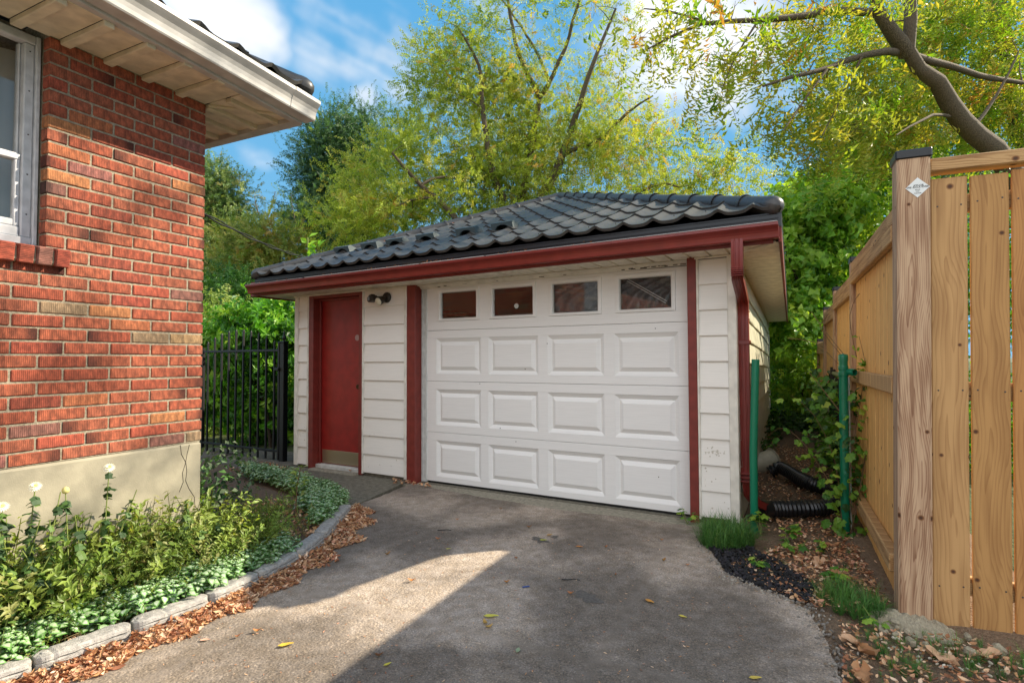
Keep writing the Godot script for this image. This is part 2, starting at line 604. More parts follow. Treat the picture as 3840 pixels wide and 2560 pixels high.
	mat("roof_metal", "4a4845", 0.46, {"albedo_texture": fine, "tri": 0.9})
	mat("roof_cap", "403f3e", 0.40, {"albedo_texture": fine, "tri": 1.5})
	mat("guard_grey", "3c4b50", 0.5)
	mat("drip_dark", "22282e", 0.35, {"albedo_texture": soft, "tri": 1.2})
	mat("zinc", "c9c4c0", 0.35)
	mat("bronze", "2b251f", 0.45)
	mat("lens", "8d8f93", 0.25)
	mat("bulb", "d8d3bd", 0.35)
	mat("sticker", "b9bdb8", 0.5)
	mat("plastic_sheet", "4b5053", 0.3)
	mat("painted_reflection", "b8b8b4", 0.4)  # pale colour of the strips that imitate the reflected eaves
	mat("dirt", "3b3226", 1.0)
	mat("grey_mildew", "c3bdb0", 1.0)
	# fence
	var L := Color(0.74, 0.58, 0.38)
	var D := Color(0.62, 0.46, 0.28)
	for i in 3: mat("board_%d" % i, ["ffffff", "f2ead8", "f6e2c6"][i], 0.72, {"albedo_texture": wood(192, 768, 100 + i, L, D, 3.0 + i * 0.7, 0.3, 4 - i % 2), "scale": Vector2(6.6, 0.40)})
	mat("side_board", "fff4dd", 0.72, {"albedo_texture": wood(192, 512, 131, Color(0.90, 0.74, 0.50), Color(0.76, 0.57, 0.35), 4.0, 0.3, 2), "scale": Vector2(7.0, 0.55)})
	mat("post_wood", "ffffff", 0.78, {"albedo_texture": wood(256, 1024, 140, Color(0.74, 0.62, 0.50), Color(0.50, 0.36, 0.26), 6.0, 0.25, 3), "scale": Vector2(7.1, 0.42)})
	mat("rail_wood", "ffffff", 0.75, {"albedo_texture": wood(192, 512, 150, Color(0.74, 0.59, 0.40), Color(0.50, 0.35, 0.20), 4.5, 0.3, 2), "scale": Vector2(8.0, 0.6)})
	mat("black_cap", "17181a", 0.4)
	mat("plate", "dfe2e0", 0.5)
	mat("ink", "1b1b1b", 0.8)
	mat("screw", "3d3630", 0.5)
	# metalwork
	mat("black_iron", "0c0c0d", 0.45)
	mat("green_paint", "0b7355", 0.28)
	mat("black_pipe", "1b1b1d", 0.3)
	mat("white_plastic", "b9b49f", 0.5, {"albedo_texture": soft, "tri": 3.0})
	mat("cable", "151515", 0.6)
	# plants
	var lf := {"vertex_color_use_as_albedo": true, "cull_mode": BaseMaterial3D.CULL_DISABLED}
	mat("leaf", "ffffff", 0.45, lf.merged({"back": Color(1.0, 0.98, 0.62)}))
	mat("leaf_dull", "ffffff", 0.6, lf.merged({"back": Color(0.7, 0.75, 0.4)}))
	mat("dry_leaf", "ffffff", 0.75, lf.merged({"back": Color(0.6, 0.5, 0.35)}))
	mat("petal", "ffffff", 0.7, lf.merged({"back": Color(0.7, 0.7, 0.6)}))
	mat("bark", "857560", 0.95, {"albedo_texture": grey(noise(FastNoiseLite.TYPE_SIMPLEX, 0.05, 4, 71), 256, 256, 0.45, 1.0), "scale": Vector2(5, 1.3), "norm": [rough_rock, 0.8]})
	mat("dark_bark", "43392e", 0.95)
	mat("twig", "6b5338", 0.9)
	mat("green_stem", "6d7a38", 0.8)
	mat("block_stone", "b6b2ac", 0.92, {"albedo_texture": fine, "tri": 2.2, "norm": [grit, 1.2]})
	mat("mulch", "ffffff", 0.8, {"vertex_color_use_as_albedo": true})

func sheet(called: String, pts: Array, y: float, m: Material, depth: float, bump := 0.0, edge := 0.0) -> MeshInstance3D:  # a slab with a top that follows the outline
	var b := MB.new()
	var top := []
	for i in pts.size():
		var p: Vector3 = pts[i]
		var q: Vector3 = pts[(i + 1) % pts.size()]
		var steps := 1 if edge <= 0.0 else maxi(1, int(p.distance_to(q) / 0.08))
		for s in steps:
			var r := p.lerp(q, float(s) / steps)
			if edge > 0.0 and s > 0: r += V(rf(-edge, edge), 0, rf(-edge, edge))
			top.append(V(r.x, y, r.z))
	var area := 0.0
	for i in top.size(): area += top[i].x * top[(i + 1) % top.size()].z - top[(i + 1) % top.size()].x * top[i].z
	if area > 0: top.reverse()
	b.poly(top)
	for i in top.size():
		var p: Vector3 = top[i]
		var q: Vector3 = top[(i + 1) % top.size()]
		b.face([p, p - V(0, depth, 0), q - V(0, depth, 0), q])
	var am := b.mesh()
	var a := am.surface_get_arrays(0)
	a[Mesh.ARRAY_TEX_UV2] = b.uv
	var out := ArrayMesh.new()
	out.add_surface_from_arrays(Mesh.PRIMITIVE_TRIANGLES, a)
	var o := part(self, called, out, m)
	o.set_meta("kind", "structure")
	return o

func GL(u: float, y: float, n: float) -> Vector3:  # garage axes to the world
	return GO + Basis(Vector3.UP, GA) * V(u, y, n)

func grounds() -> void:
	var g := MB.new()
	var rows := []
	for i in 41:
		var r := []
		for j in 41:
			var x := signf(j - 20) * pow(absf(j - 20) / 20.0, 2.2) * 160.0
			var z := signf(20 - i) * pow(absf(20 - i) / 20.0, 2.2) * 160.0 - 4.0
			r.append(V(x, -0.05 + (0.0 if absf(x) + absf(z) < 30 else 0.6 * sin(x * 0.13) * cos(z * 0.11)), z))
		rows.append(r)
	g.grid(rows)
	tag(part(self, "ground", g.mesh(), M.lawn), "", "", "", "structure")
	var edge := [V(-3.42, 0, -3.86), V(-3.22, 0, -3.45), V(-2.95, 0, -3.0), V(-2.78, 0, -2.65), V(-2.70, 0, -2.3), V(-2.69, 0, -2.05), V(-2.74, 0, -1.73), V(-2.79, 0, -1.3), V(-2.88, 0, -0.6), V(-2.95, 0, 1.0), V(-3.0, 0, 6.0)]
	var tarmac := edge.duplicate()
	tarmac.append_array([V(0.9, 0, 6.0), V(0.40, 0, -1.2), V(0.24, 0, -2.2), V(0.20, 0, -2.75), V(0.12, 0, -3.28), V(-0.05, 0, -3.42), V(-0.22, 0, -3.52), V(-0.33, 0, -3.66), V(-0.42, 0, -3.95), V(-0.50, 0, -4.22), GL(2.85, 0, 0.24), GL(2.0, 0, 0.29), GL(1.5, 0, 0.307), GL(0.6, 0, 0.24), GL(-0.1, 0, 0.15)])
	sheet("driveway", tarmac, 0.0, M.asphalt, 0.06, 0.0, 0.014)
	sheet("concrete_apron", [GL(-0.18, 0, -0.2), GL(2.95, 0, -0.2), GL(2.9, 0, 0.30), GL(1.5, 0, 0.34), GL(0.6, 0, 0.28), GL(-0.18, 0, 0.2)], -0.004, M.concrete, 0.06)
	sheet("concrete_path", [GL(-0.185, 0, 0.16), V(-3.40, 0, -3.84), GL(-0.6, 0, 0.98), GL(-1.3, 0, 0.80), GL(-1.95, 0, 0.62), GL(-2.0, 0, 0.02), GL(-0.185, 0, 0.02)], 0.008, M.old_concrete, 0.07, 0.0, 0.004)
	# flagstones beyond, towards the gate
	var fl := Node3D.new()
	fl.name = "flagstone_path"
	fl.set_meta("kind", "structure")
	add_child(fl)
	for s in [[-2.02, -2.75, 0.15, 0.55], [-2.78, -3.45, 0.12, 0.6], [-2.02, -2.6, -0.55, 0.12], [-2.63, -3.4, -0.6, 0.09], [-3.48, -4.2, -0.3, 0.5]]:
		var b := MB.new()
		b.box(V(s[1], -0.05, s[2]), V(s[0], 0.014 + rf(-0.004, 0.004), s[3]), 0.012)
		var o := part(fl, "stone", b.mesh(), M.flagstone)
		o.transform = Transform3D(Basis(Vector3.UP, GA), GO)
	# the planting bed: soil heaped between house and edging
	var soil := MB.new()
	rows = []
	for i in 30:
		var z := 3.0 - i * 0.265
		var xe := -2.74
		for k in edge.size() - 1:
			if z <= edge[k + 1].z and z >= edge[k].z: xe = lerpf(edge[k].x, edge[k + 1].x, inverse_lerp(edge[k].z, edge[k + 1].z, z))
		if z < -3.86: xe = -3.42 - (-3.86 - z) * 3.2
		xe -= 0.06
		var x0 := -3.30 if z > -2.3 else -6.6
		var r := []
		for j in 14:
			var t := j / 13.0
			var x := lerpf(x0, xe, t)
			r.append(V(x, 0.015 + 0.09 * sin(PI * minf(t * 1.2, 1.0)) * rf(0.5, 1.1) * (1.0 if z > -3.6 else 0.35), z))
		rows.append(r)
	soil.grid(rows)
	tag(part(self, "bed_soil", soil.mesh(), M.soil), "", "", "", "structure")
	# bare earth beside the garage and along the fence
	var al := MB.new()
	rows = []
	for i in 34:
		var z := 1.0 - i * 0.42
		var r := []
		for j in 12:
			var x := lerpf(-1.2 if z > -4.6 else -0.45 - 0.10 * (-4.6 - z), 1.9 if z > -3.0 else 1.2, j / 11.0)
			r.append(V(x, -0.018 + rf(-0.008, 0.012) + 0.07 * smoothstep(0.47, 0.62, x) * smoothstep(-3.2, -3.7, z) + 0.02 * maxf(0.0, -z - 6.0) * 0.5, z))
		rows.append(r)
	al.grid(rows)
	tag(part(self, "bare_soil", al.mesh(), M.soil), "", "", "", "structure")

# ---------------------------------------------------------------- the brick house

func kstyle(w: float, h: float) -> Array:  # an ogee gutter: x outwards, y up, counter-clockwise
	return [Vector2(0, 0), Vector2(w * 0.62, 0), Vector2(w * 0.66, h * 0.06), Vector2(w * 0.68, h * 0.22), Vector2(w * 0.72, h * 0.40), Vector2(w * 0.80, h * 0.56), Vector2(w * 0.92, h * 0.70), Vector2(w, h * 0.80), Vector2(w, h * 0.98), Vector2(w * 0.94, h), Vector2(w * 0.92, h * 0.86), Vector2(w * 0.7, h * 0.62), Vector2(w * 0.6, h * 0.08), Vector2(0.006, 0.008), Vector2(0.006, h), Vector2(0, h)]

func brick_mesh(l: float, h: float, d: float, burnt: int) -> ArrayMesh:  # length along z, face towards +x; burnt ends are in the clay
	var m := MB.new()
	m.uvo = Vector2(rf(0, 1), rf(0, 1))
	m.box(V(-d, 0, 0), V(0, h, l), 0.005)
	if burnt:
		for i in m.v.size():
			var t := m.v[i].z / l
			if burnt == 2: t = 1.0 - t
			var k := smoothstep(0.55, 1.0, t)
			m.col[i] = Color(1, 1, 1).lerp(Color(0.42, 0.40, 0.42), k)
	return m.mesh()

func split_brick(l: float, h: float, d: float, burnt: int) -> ArrayMesh:  # the flashing needs a few points along the face
	if not burnt: return brick_mesh(l, h, d, 0)
	var m := MB.new()
	m.uvo = Vector2(rf(0, 1), rf(0, 1))
	var cut := [0.0, 0.45, 0.7, 0.88, 1.0]
	if burnt == 2: cut = [0.0, 0.12, 0.3, 0.55, 1.0]
	for k in 4:
		var a: float = cut[k] * l
		var b: float = cut[k + 1] * l
		m.face([V(0, 0.004, b), V(0, 0.004, a), V(0, h - 0.004, a), V(0, h - 0.004, b)])
		m.face([V(0, h - 0.004, b), V(0, h - 0.004, a), V(-0.005, h, a), V(-0.005, h, b)])
		m.face([V(-0.005, 0, b), V(-0.005, 0, a), V(0, 0.004, a), V(0, 0.004, b)])
		m.face([V(-0.005, h, b), V(-0.005, h, a), V(-d, h, a), V(-d, h, b)])
		m.face([V(-d, 0, b), V(-d, 0, a), V(-0.005, 0, a), V(-0.005, 0, b)])
	m.face([V(0, 0.004, l), V(0, h - 0.004, l), V(-d, h, l), V(-d, 0, l)])
	m.face([V(0, 0.004, 0), V(-d, 0, 0), V(-d, h, 0), V(0, h - 0.004, 0)])
	for i in m.v.size():
		var t := m.v[i].z / l
		if burnt == 2: t = 1.0 - t
		m.col[i] = Color(1, 1, 1).lerp(Color(0.30, 0.28, 0.30), smoothstep(0.5, 0.95, t))
	return m.mesh()

func house() -> void:
	var H := thing("brick_house", "red brick house corner with white gutter and grey concrete foundation", "house")
	var X := -3.266
	var Z := -2.322
	var Y0 := 0.7906
	var C := 0.0667
	var top := Y0 + 32 * C
	# mortar and structure behind the brick faces, closed round a dark room
	var w := MB.new()
	var XM := X - 0.006
	w.box(V(XM - 0.25, Y0, Z + 0.009), V(XM, top + 0.1, -1.483))
	w.box(V(XM - 0.25, Y0, -1.483), V(XM, 1.80, -0.1))
	w.box(V(XM - 0.25, Y0, -0.1), V(XM, top + 0.1, 5.0))
	w.box(V(-9.0, Y0, Z + 0.005), V(XM - 0.25, top + 0.1, Z + 0.25))
	w.box(V(-9.2, Y0, Z + 0.009), V(-9.0, top + 0.1, 5.0))
	w.box(V(-9.2, Y0, 5.0), V(XM, top + 0.1, 5.2))
	w.box(V(-9.0, Y0 - 0.03, Z + 0.25), V(XM - 0.25, Y0, 5.0))
	w.box(V(-9.0, top + 0.05, Z + 0.25), V(XM - 0.25, top + 0.1, 5.0))
	var wall := part(H, "wall", w.mesh(), M.mortar)
	# bricks: half a brick turns the corner in every second course
	var kinds := {}
	for l in [0.2083, 0.0996]:
		for b in 3:
			kinds[[l, b]] = [split_brick(l, 0.0572, 0.06, b), split_brick(l, 0.0572, 0.06, b)]
	var pick := [0, 0, 1, 1, 2, 2, 4, 4, 0, 1, 2, 3, 0, 5, 1, 6, 7, 2, 8, 9, 0, 10, 11, 4, 13, 2, 4, 1, 0, 1, 2, 0, 4, 2, 0, 1, 3, 4, 5, 2, 0, 1, 4, 7, 2]
	var rest := {}
	for k in 32:
		var z := Z
		var n := 0
		while z < 4.9:
			var l := 0.0996 if (n == 0 and k % 2 == 0) else 0.2083
			var y := Y0 + k * C + 0.0048
			var z1 := z + l
			var hole := y + 0.05 > 1.80
			if hole and z < -0.1 and z1 > -1.4755:
				if z1 > -1.4755 and z < -1.51: l = -1.4755 - z
				else:
					z += l + 0.0092
					n += 1
					continue
			if hole and z1 > -0.1 and z < -0.1:
				z += l + 0.0092
				n += 1
				continue
			var burnt := 0 if rf(0, 1) < 0.87 else (1 if rf(0, 1) < 0.5 else 2)
			var hue: int = pick[rng.randi() % pick.size()]
			if k == 31 and rf(0, 1) < 0.5: hue = 12
			var key := 0.2083 if l > 0.15 else 0.0996
			var me: ArrayMesh = kinds[[key, burnt]][rng.randi() % 2]
			var sc := l / key
			var t := Transform3D(Basis(V(1, 0, 0), V(0, 1, 0), V(0, 0, sc)).rotated(Vector3.RIGHT, rf(-0.004, 0.004)), V(X + rf(-0.0015, 0.0015), y + rf(-0.001, 0.001), z))
			if z < -0.92: place(wall, "brick", me, M["brick_%d" % hue], t)
			else:
				if not rest.has(hue): rest[hue] = []
				rest[hue].append([me, t])
			z += l + 0.0092
			n += 1
		# the end wall that faces the garage
		var x := X - 0.006 - (0.0996 if k % 2 == 1 else 0.2083) - 0.0092
		if k % 2 == 1: x = X - 0.06 - 0.0092 - 0.035
		else: x = X - 0.06 - 0.0092 - 0.14
		while x > -6.4:
			var hue: int = pick[rng.randi() % pick.size()]
			if not rest.has(hue): rest[hue] = []
			rest[hue].append([kinds[[0.2083, 0]][0], Transform3D(Basis(V(0, 0, -1), V(0, 1, 0), V(1, 0, 0)), V(x - 0.2083, Y0 + k * C + 0.0048, Z))])
			x -= 0.2175
	for hue in rest:
		var j := MB.new()
		for p in rest[hue]:
			var a: Array = (p[0] as ArrayMesh).surface_get_arrays(0)
			var o := MB.new()
			o.v = a[Mesh.ARRAY_VERTEX]
			o.n = a[Mesh.ARRAY_NORMAL]
			o.uv = a[Mesh.ARRAY_TEX_UV]
			o.col = a[Mesh.ARRAY_COLOR]
			o.ix = a[Mesh.ARRAY_INDEX]
			j.join(o, p[1])
		part(wall, "brickwork", j.mesh(), M["brick_%d" % hue], "stuff")
	# concrete foundation with hairline cracks
	var f := MB.new()
	f.box(V(-9.1, -0.3, Z + 0.001), V(X + 0.004, Y0 - 0.003, 5.1), 0.012)
	var fo := part(H, "foundation", f.mesh(), M.foundation)
	for c in [[0.36, 0.785, [0.0, -0.006, -0.03, -0.036, -0.03, -0.05, -0.078, -0.082, -0.11]], [0.245, 0.78, [0.0, 0.012, 0.02, 0.035, 0.03, 0.05]]]:
		var pts := []
		var rs := []
		for i in c[2].size():
			pts.append(V(X + 0.004, c[1] - i * 0.055, Z + 0.02 + c[0] * 0.5 + c[2][i] * 1.2 - 0.06))
			rs.append(0.0022)
		part(fo, "crack", T(pts, rs, 4), M.crack)
	# the window: frame set back in the opening, storm sashes, rowlock sill
	var win := part(H, "window", B(V(-3.40, 1.862, -1.4755), V(-3.338, top, -1.455), 0.004), M.window_white)
	part(win, "frame", B(V(-3.40, 1.862, -1.455), V(-3.345, 1.905, -0.1), 0.004), M.window_white)
	part(win, "frame", B(V(-3.40, top - 0.045, -1.455), V(-3.345, top, -0.1), 0.004), M.window_white)
	part(win, "storm_frame", B(V(-3.405, 1.905, -1.454), V(-3.352, top - 0.046, -1.412), 0.005), M.window_white)
	part(win, "storm_frame", B(V(-3.405, 1.905, -1.411), V(-3.36, 1.955, -0.1), 0.005), M.window_white)
	part(win, "sash", B(V(-3.40, 1.956, -1.411), V(-3.366, 2.30, -1.388), 0.004), M.window_white)
	part(win, "sash", B(V(-3.40, 1.956, -1.387), V(-3.366, 1.99, -0.1), 0.004), M.window_white)
	part(win, "meeting_rail", B(V(-3.41, 2.285, -1.411), V(-3.362, 2.318, -0.1), 0.004), M.window_white)
	part(win, "sash", B(V(-3.42, 2.319, -1.411), V(-3.385, top - 0.047, -1.402), 0.004), M.window_white)
	part(win, "pane", B(V(-3.386, 1.989, -1.389), V(-3.382, 2.286, -0.1), 0.0), M.glass)
	part(win, "pane", B(V(-3.404, 2.317, -1.403), V(-3.400, top - 0.046, -0.1), 0.0), M.glass)
	for y in [2.02, 2.22, 2.42, 2.64, 2.84]:
		var s := MB.new()
		s.lathe([Vector2(0.004, 0), Vector2(0.003, 0.002), Vector2(0, 0.003)], 8, V(-3.352, y, -1.434), Vector3.RIGHT)
		part(win, "screw", s.mesh(), M.screw)
	var cur := MB.new()
	var rows := []
	for i in 2:
		var r := []
		for j in 60:
			var z := -0.1 - j * 0.0232
			r.append(V(-3.56 + 0.012 * sin(j * 1.1), 1.9 + i * 1.0, z))
		rows.append(r)
	cur.grid(rows)
	part(win, "curtain", cur.mesh(), M.curtain)
	var room := MB.new()
	room.box(V(-4.6, Y0, -2.0), V(-4.55, top, 4.5))
	part(H, "room_wall", room.mesh(), M.dark_room)
	for i in 18:
		var s := MB.new()
		s.swap = true
		s.uvo = Vector2(rf(0, 1), rf(0, 1))
		s.box(V(-0.14, -0.045, 0), V(0.045, 0.045, 0.064), 0.006)
		var o := part(H, "sill_brick", s.mesh(), M["brick_%d" % [6, 10, 3, 5, 0, 11, 6][i % 7]])
		o.transform = Transform3D(Basis(Vector3.BACK, -0.16), V(X + 0.002, 1.812 + rf(-0.001, 0.001), -1.566 + i * 0.0757))
	var mo := MB.new()
	mo.box(V(X - 0.13, 1.768, -1.56), V(X + 0.030, 1.845, -0.2), 0.01)
	part(H, "sill_mortar", mo.mesh(), M.mortar)
	# eaves: soffit boards, lip, gutter
	var tilt := Transform3D(Basis(V(1, 0, 0), V(0, 1, 0), V(0.03, 0.028, 1)), V(0.03 * 2.74, 0.028 * 2.74, 0))
	var z0 := -2.75
	var k := 0
	var z := z0 + 0.43
	while z < 4.6:
		var b := MB.new()
		b.box(V(X - 0.02, top, z), V(-2.885, top + 0.012, z + 0.152), 0.002)
		b.box(V(X - 0.02, top - 0.026, z + 0.150), V(-2.885, top + 0.004, z + 0.198), 0.004)
		part(H, "soffit_panel", b.mesh(), M.soffit_cream)
		z += 0.2
	for i in 16:
		var b := MB.new()
		var x := -2.895 - i * 0.2
		b.box(V(x - 0.152, top, z0 + 0.02), V(x, top + 0.012, Z - 0.006), 0.002)
		b.box(V(x - 0.198, top - 0.026, z0 + 0.02), V(x - 0.153, top + 0.004, Z - 0.006), 0.004)
		part(H, "soffit_panel", b.mesh(), M.soffit_cream)
	part(H, "soffit_mitre", T([V(X + 0.01, top - 0.006, Z - 0.01), V(-2.89, top - 0.006, z0 + 0.06)], [0.012, 0.012], 6), M.soffit_cream)
	var g := MB.new()
	g.xf = tilt
	g.box(V(-2.935, top - 0.034, z0), V(-2.885, top + 0.11, 4.8), 0.004)
	part(H, "fascia", g.mesh(), M.eave_white)
	g = MB.new()
	g.box(V(-9.0, top - 0.034, z0 - 0.02), V(-2.90, top + 0.10, z0 + 0.055), 0.004)
	part(H, "fascia", g.mesh(), M.eave_white)
	g = MB.new()
	g.xf = tilt
	g.extrude(kstyle(0.135, 0.125), V(-2.886, top - 0.018, z0 + 0.17), V(-2.886, top - 0.018, 4.8), V(1, 0, 0), V(0, 1, 0))
	var gu := part(H, "gutter", g.mesh(), M.eave_white)
	g = MB.new()
	g.xf = tilt
	g.extrude(kstyle(0.139, 0.127), V(-2.886, top - 0.019, z0 - 0.03), V(-2.886, top - 0.019, z0 + 0.185), V(1, 0, 0), V(0, 1, 0))
	part(gu, "corner_piece", g.mesh(), M.eave_white)
	# roof: metal tile rows above the gutter, a hip cap at the corner
	var roof := MB.new()
	var ry := top + 0.142
	roof.face([V(-2.80, ry, z0), V(-6.2, ry + 1.43, z0 + 3.4), V(-6.2, ry + 1.43, 5.0), V(-2.80, ry, 5.0)].duplicate())
	roof.face([V(-2.80, ry, z0), V(-9.2, ry, z0), V(-9.2, ry + 1.43, z0 + 3.4), V(-6.2, ry + 1.43, z0 + 3.4)])
	roof.face([V(-6.2, ry + 1.43, z0 + 3.4), V(-9.2, ry + 1.43, z0 + 3.4), V(-9.2, ry + 1.43, 5.0), V(-6.2, ry + 1.43, 5.0)])
	var ro := part(H, "roof", roof.mesh(), M.roof_metal)
	var up := V(-0.9219, 0.3877, 0)
	var nn := V(0.3877, 0.9219, 0)
	var tm := tile_mesh(0.235, 0.37)
	for row in 3:
		var c := 0
		while c < 30:
			var zz := z0 + 0.12 + row * 0.36 + c * 0.235
			place(ro, "roof_tile", tm, M.roof_metal, Transform3D(Basis(V(0, 0, -1), up, nn), V(-2.775, ry - 0.005, zz + 0.235) + up * (row * 0.35)))
			c += 1
			if zz > 1.5: break
	var hip := V(-1, 0.42, 1).normalized()
	for i in 9:
		var a := V(-2.83, ry + 0.045, z0 + 0.05) + hip * (i * 0.36)
		place(ro, "ridge_cap", cap_mesh(0.36, 0.062, i == 0), M.roof_cap, Transform3D(basis_to(hip), a))

func tile_h(f: float) -> float:
	return 0.010 * pow(2.0 * f - 1.0, 2.0) + 0.022 * pow(absf(cos(PI * f)), 7.0)

func tile_mesh(w: float, l: float) -> ArrayMesh: return tile_mb(w, l).mesh()

func tile_mb(w: float, l: float) -> MB:  # one stamped tile: x across, y up the slope, z out of the roof
	var m := MB.new()
	var rows := []
	for i in 5:
		var t: float = [0.0, 0.06, 0.3, 0.65, 1.0][i]
		var r := []
		for j in 11:
			var f := j / 10.0
			r.append(V(f * w, t * l - 0.022 * sin(PI * f) * (1.0 - t), tile_h(f) + 0.020 * (1.0 - t) + (0.0 if i > 0 else -0.003)))
		rows.append(r)
	m.grid(rows)
	var lip := [[], []]
	for j in 11:
		var p: Vector3 = rows[0][j]
		lip[0].append(p + V(0, 0.004, -0.024))
		lip[1].append(p)
	m.grid(lip)
	return m

func cap_mesh(l: float, r: float, blunt := false) -> ArrayMesh:  # a half-round ridge cap along y with a collar at its lower end
	var m := MB.new()
	var prof := [Vector2(r * 1.12, 0.0), Vector2(r * 1.16, 0.012), Vector2(r * 1.12, 0.03), Vector2(r * 1.0, 0.036), Vector2(r * 0.97, l + 0.02)]
	if blunt: prof = [Vector2(0.0, -0.075), Vector2(r * 0.5, -0.068), Vector2(r * 0.85, -0.045), Vector2(r * 1.03, -0.01), Vector2(r * 1.05, 0.02), Vector2(r, 0.05), Vector2(r * 0.97, l + 0.02)]
	m.lathe(prof, 18)
	return m.mesh()

# ---------------------------------------------------------------- the garage

var tilt_roof := Transform3D(Basis(Vector3.BACK, 0.0065), Vector3.ZERO)

func board_mesh(u0: float, u1: float, y0: float, y1: float, off: float) -> ArrayMesh:  # one course of lap siding
	var m := MB.new()
	m.uvo = Vector2(off, off * 1.7)
	m.extrude([Vector2(0.070, y0), Vector2(0.108, y0), Vector2(0.113, y0 + 0.004), Vector2(0.113, y0 + 0.012), Vector2(0.096, y1), Vector2(0.070, y1)], V(u1, 0, 0), V(u0, 0, 0), V(0, 0, 1), V(0, 1, 0))
	return m.mesh()

func side_point(t: float, y: float, o: float) -> Vector3:  # on the right-hand wall: t back along it, o outwards
	return V(3.09, y, 0.10) + SD * t + V(1, 0, -0.054) * (o + 0.035 * sin(PI * clampf(t / 6.6, 0, 1)) * sin(PI * clampf(y / 2.2, 0.05, 0.95)))

func garage() -> void:
	var G := thing("garage", "white sided single garage with red trim and dark metal tile roof", "garage", GO, GA)
	# structure: front with its two openings, sides, back, floor and ceiling
	var w := MB.new()
	w.box(V(-1.93, 0.03, -0.05), V(-1.68, 2.32, 0.075))
	w.box(V(-1.68, 2.03, -0.05), V(-0.86, 2.32, 0.075))
	w.box(V(-0.86, 0.03, -0.05), V(-0.10, 2.32, 0.075))
	w.box(V(-0.10, 2.06, -0.05), V(2.76, 2.32, 0.02))
	w.box(V(2.76, 0.03, -0.05), V(3.07, 2.32, 0.075))
	var sb := V(-0.054, 0, -1) * 6.6
	for q in [[-1.93, -1.83], [2.97, 3.07]]:
		var a := V(q[0], 0.0, -0.05)
		var b := V(q[1], 0.0, -0.05)
		var h := V(0, 2.32, 0)
		w.face([a, a + h, a + h + sb, a + sb])
		w.face([b, b + sb, b + sb + h, b + h])
	var a0 := V(-1.93, 0, -0.05) + sb
	var a1 := V(3.07, 0, -0.05) + sb
	w.face([a1, a0, a0 + V(0, 2.32, 0), a1 + V(0, 2.32, 0)])
	w.face([a1 + V(0, 0, 0.1), a1 + V(0, 2.32, 0.1), a0 + V(0, 2.32, 0.1), a0 + V(0, 0, 0.1)])
	w.face([V(-1.93, 2.32, 0.07), V(3.07, 2.32, 0.07), a1 + V(0, 2.32, 0), a0 + V(0, 2.32, 0)])
	var wall := part(G, "wall", w.mesh(), M.dark_room)
	part(wall, "floor", B(V(-1.9, -0.04, -6.5), V(3.0, 0.0, 0.05), 0.0), M.old_concrete)
	# siding in courses of eight inches
	for s in [[-1.90, -1.735], [-0.82, -0.228], [2.812, 3.032]]:
		for k in 10:
			var y0 := 0.046 + 0.2038 * k
			var y1 := minf(y0 + 0.2038, 2.085)
			part(wall, "siding_board", board_mesh(s[0], s[1], y0 + rf(-0.001, 0.001), y1, rf(0, 3)), M.siding)
	part(G, "foundation", B(V(-1.93, -0.1, -0.04), V(-1.66, 0.045, 0.085), 0.004), M.old_concrete)
	part(G, "foundation", B(V(-0.88, -0.1, -0.04), V(-0.16, 0.045, 0.085), 0.004), M.old_concrete)
	part(G, "foundation", B(V(2.78, -0.1, -0.04), V(3.07, 0.045, 0.085), 0.004), M.old_concrete)
	for s in [[-1.735, -1.708], [-0.836, -0.818], [-0.228, -0.192], [2.796, 2.813]]:
		part(wall, "siding_trim", B(V(s[0], 0.03, 0.07), V(s[1], 2.087, 0.124), 0.003), M.trim_white)
	part(wall, "corner_trim", B(V(-1.958, 0.03, 0.02), V(-1.898, 2.08, 0.122), 0.004), M.trim_white)
	part(wall, "corner_trim", B(V(3.030, 0.005, 0.03), V(3.096, 2.10, 0.122), 0.004), M.trim_white)
	# the right-hand wall has bowed a little
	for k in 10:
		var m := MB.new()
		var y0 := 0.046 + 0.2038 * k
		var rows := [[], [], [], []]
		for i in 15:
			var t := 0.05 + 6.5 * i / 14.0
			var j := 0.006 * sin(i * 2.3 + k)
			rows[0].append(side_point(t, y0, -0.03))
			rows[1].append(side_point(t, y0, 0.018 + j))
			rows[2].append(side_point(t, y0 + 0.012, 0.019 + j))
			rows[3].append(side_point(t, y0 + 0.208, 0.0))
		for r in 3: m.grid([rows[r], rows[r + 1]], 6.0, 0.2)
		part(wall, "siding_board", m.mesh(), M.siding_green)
	part(wall, "corner_trim", B(V(3.03 - 0.36, -0.14, -6.56), V(3.10 - 0.345, 1.98, -6.48), 0.004), M.trim_white)
	# side door: red frame, flush door, kick plate
	part(G, "door_frame", B(V(-1.708, -0.005, -0.02), V(-1.632, 2.085, 0.118), 0.004), M.red_trim)
	part(G, "door_frame", B(V(-0.892, 0.012, -0.02), V(-0.837, 2.085, 0.118), 0.004), M.red_trim)
	part(G, "door_frame", B(V(-1.632, 2.024, -0.02), V(-0.892, 2.085, 0.114), 0.004), M.red_trim)
	part(G, "door_stop", B(V(-1.632, 0.06, 0.008), V(-1.604, 2.024, 0.034), 0.003), M.red_trim)
	part(G, "door_stop", B(V(-1.604, 1.998, 0.008), V(-0.892, 2.024, 0.034), 0.003), M.red_trim)
	var door := part(G, "side_door", B(V(-1.629, 0.066, -0.04), V(-0.893, 2.022, 0.002), 0.003), M.red_door)
	part(door, "kick_plate", B(V(-1.590, 0.074, 0.002), V(-0.91, 0.228, 0.006), 0.002), M.steel)
	var kn := MB.new()
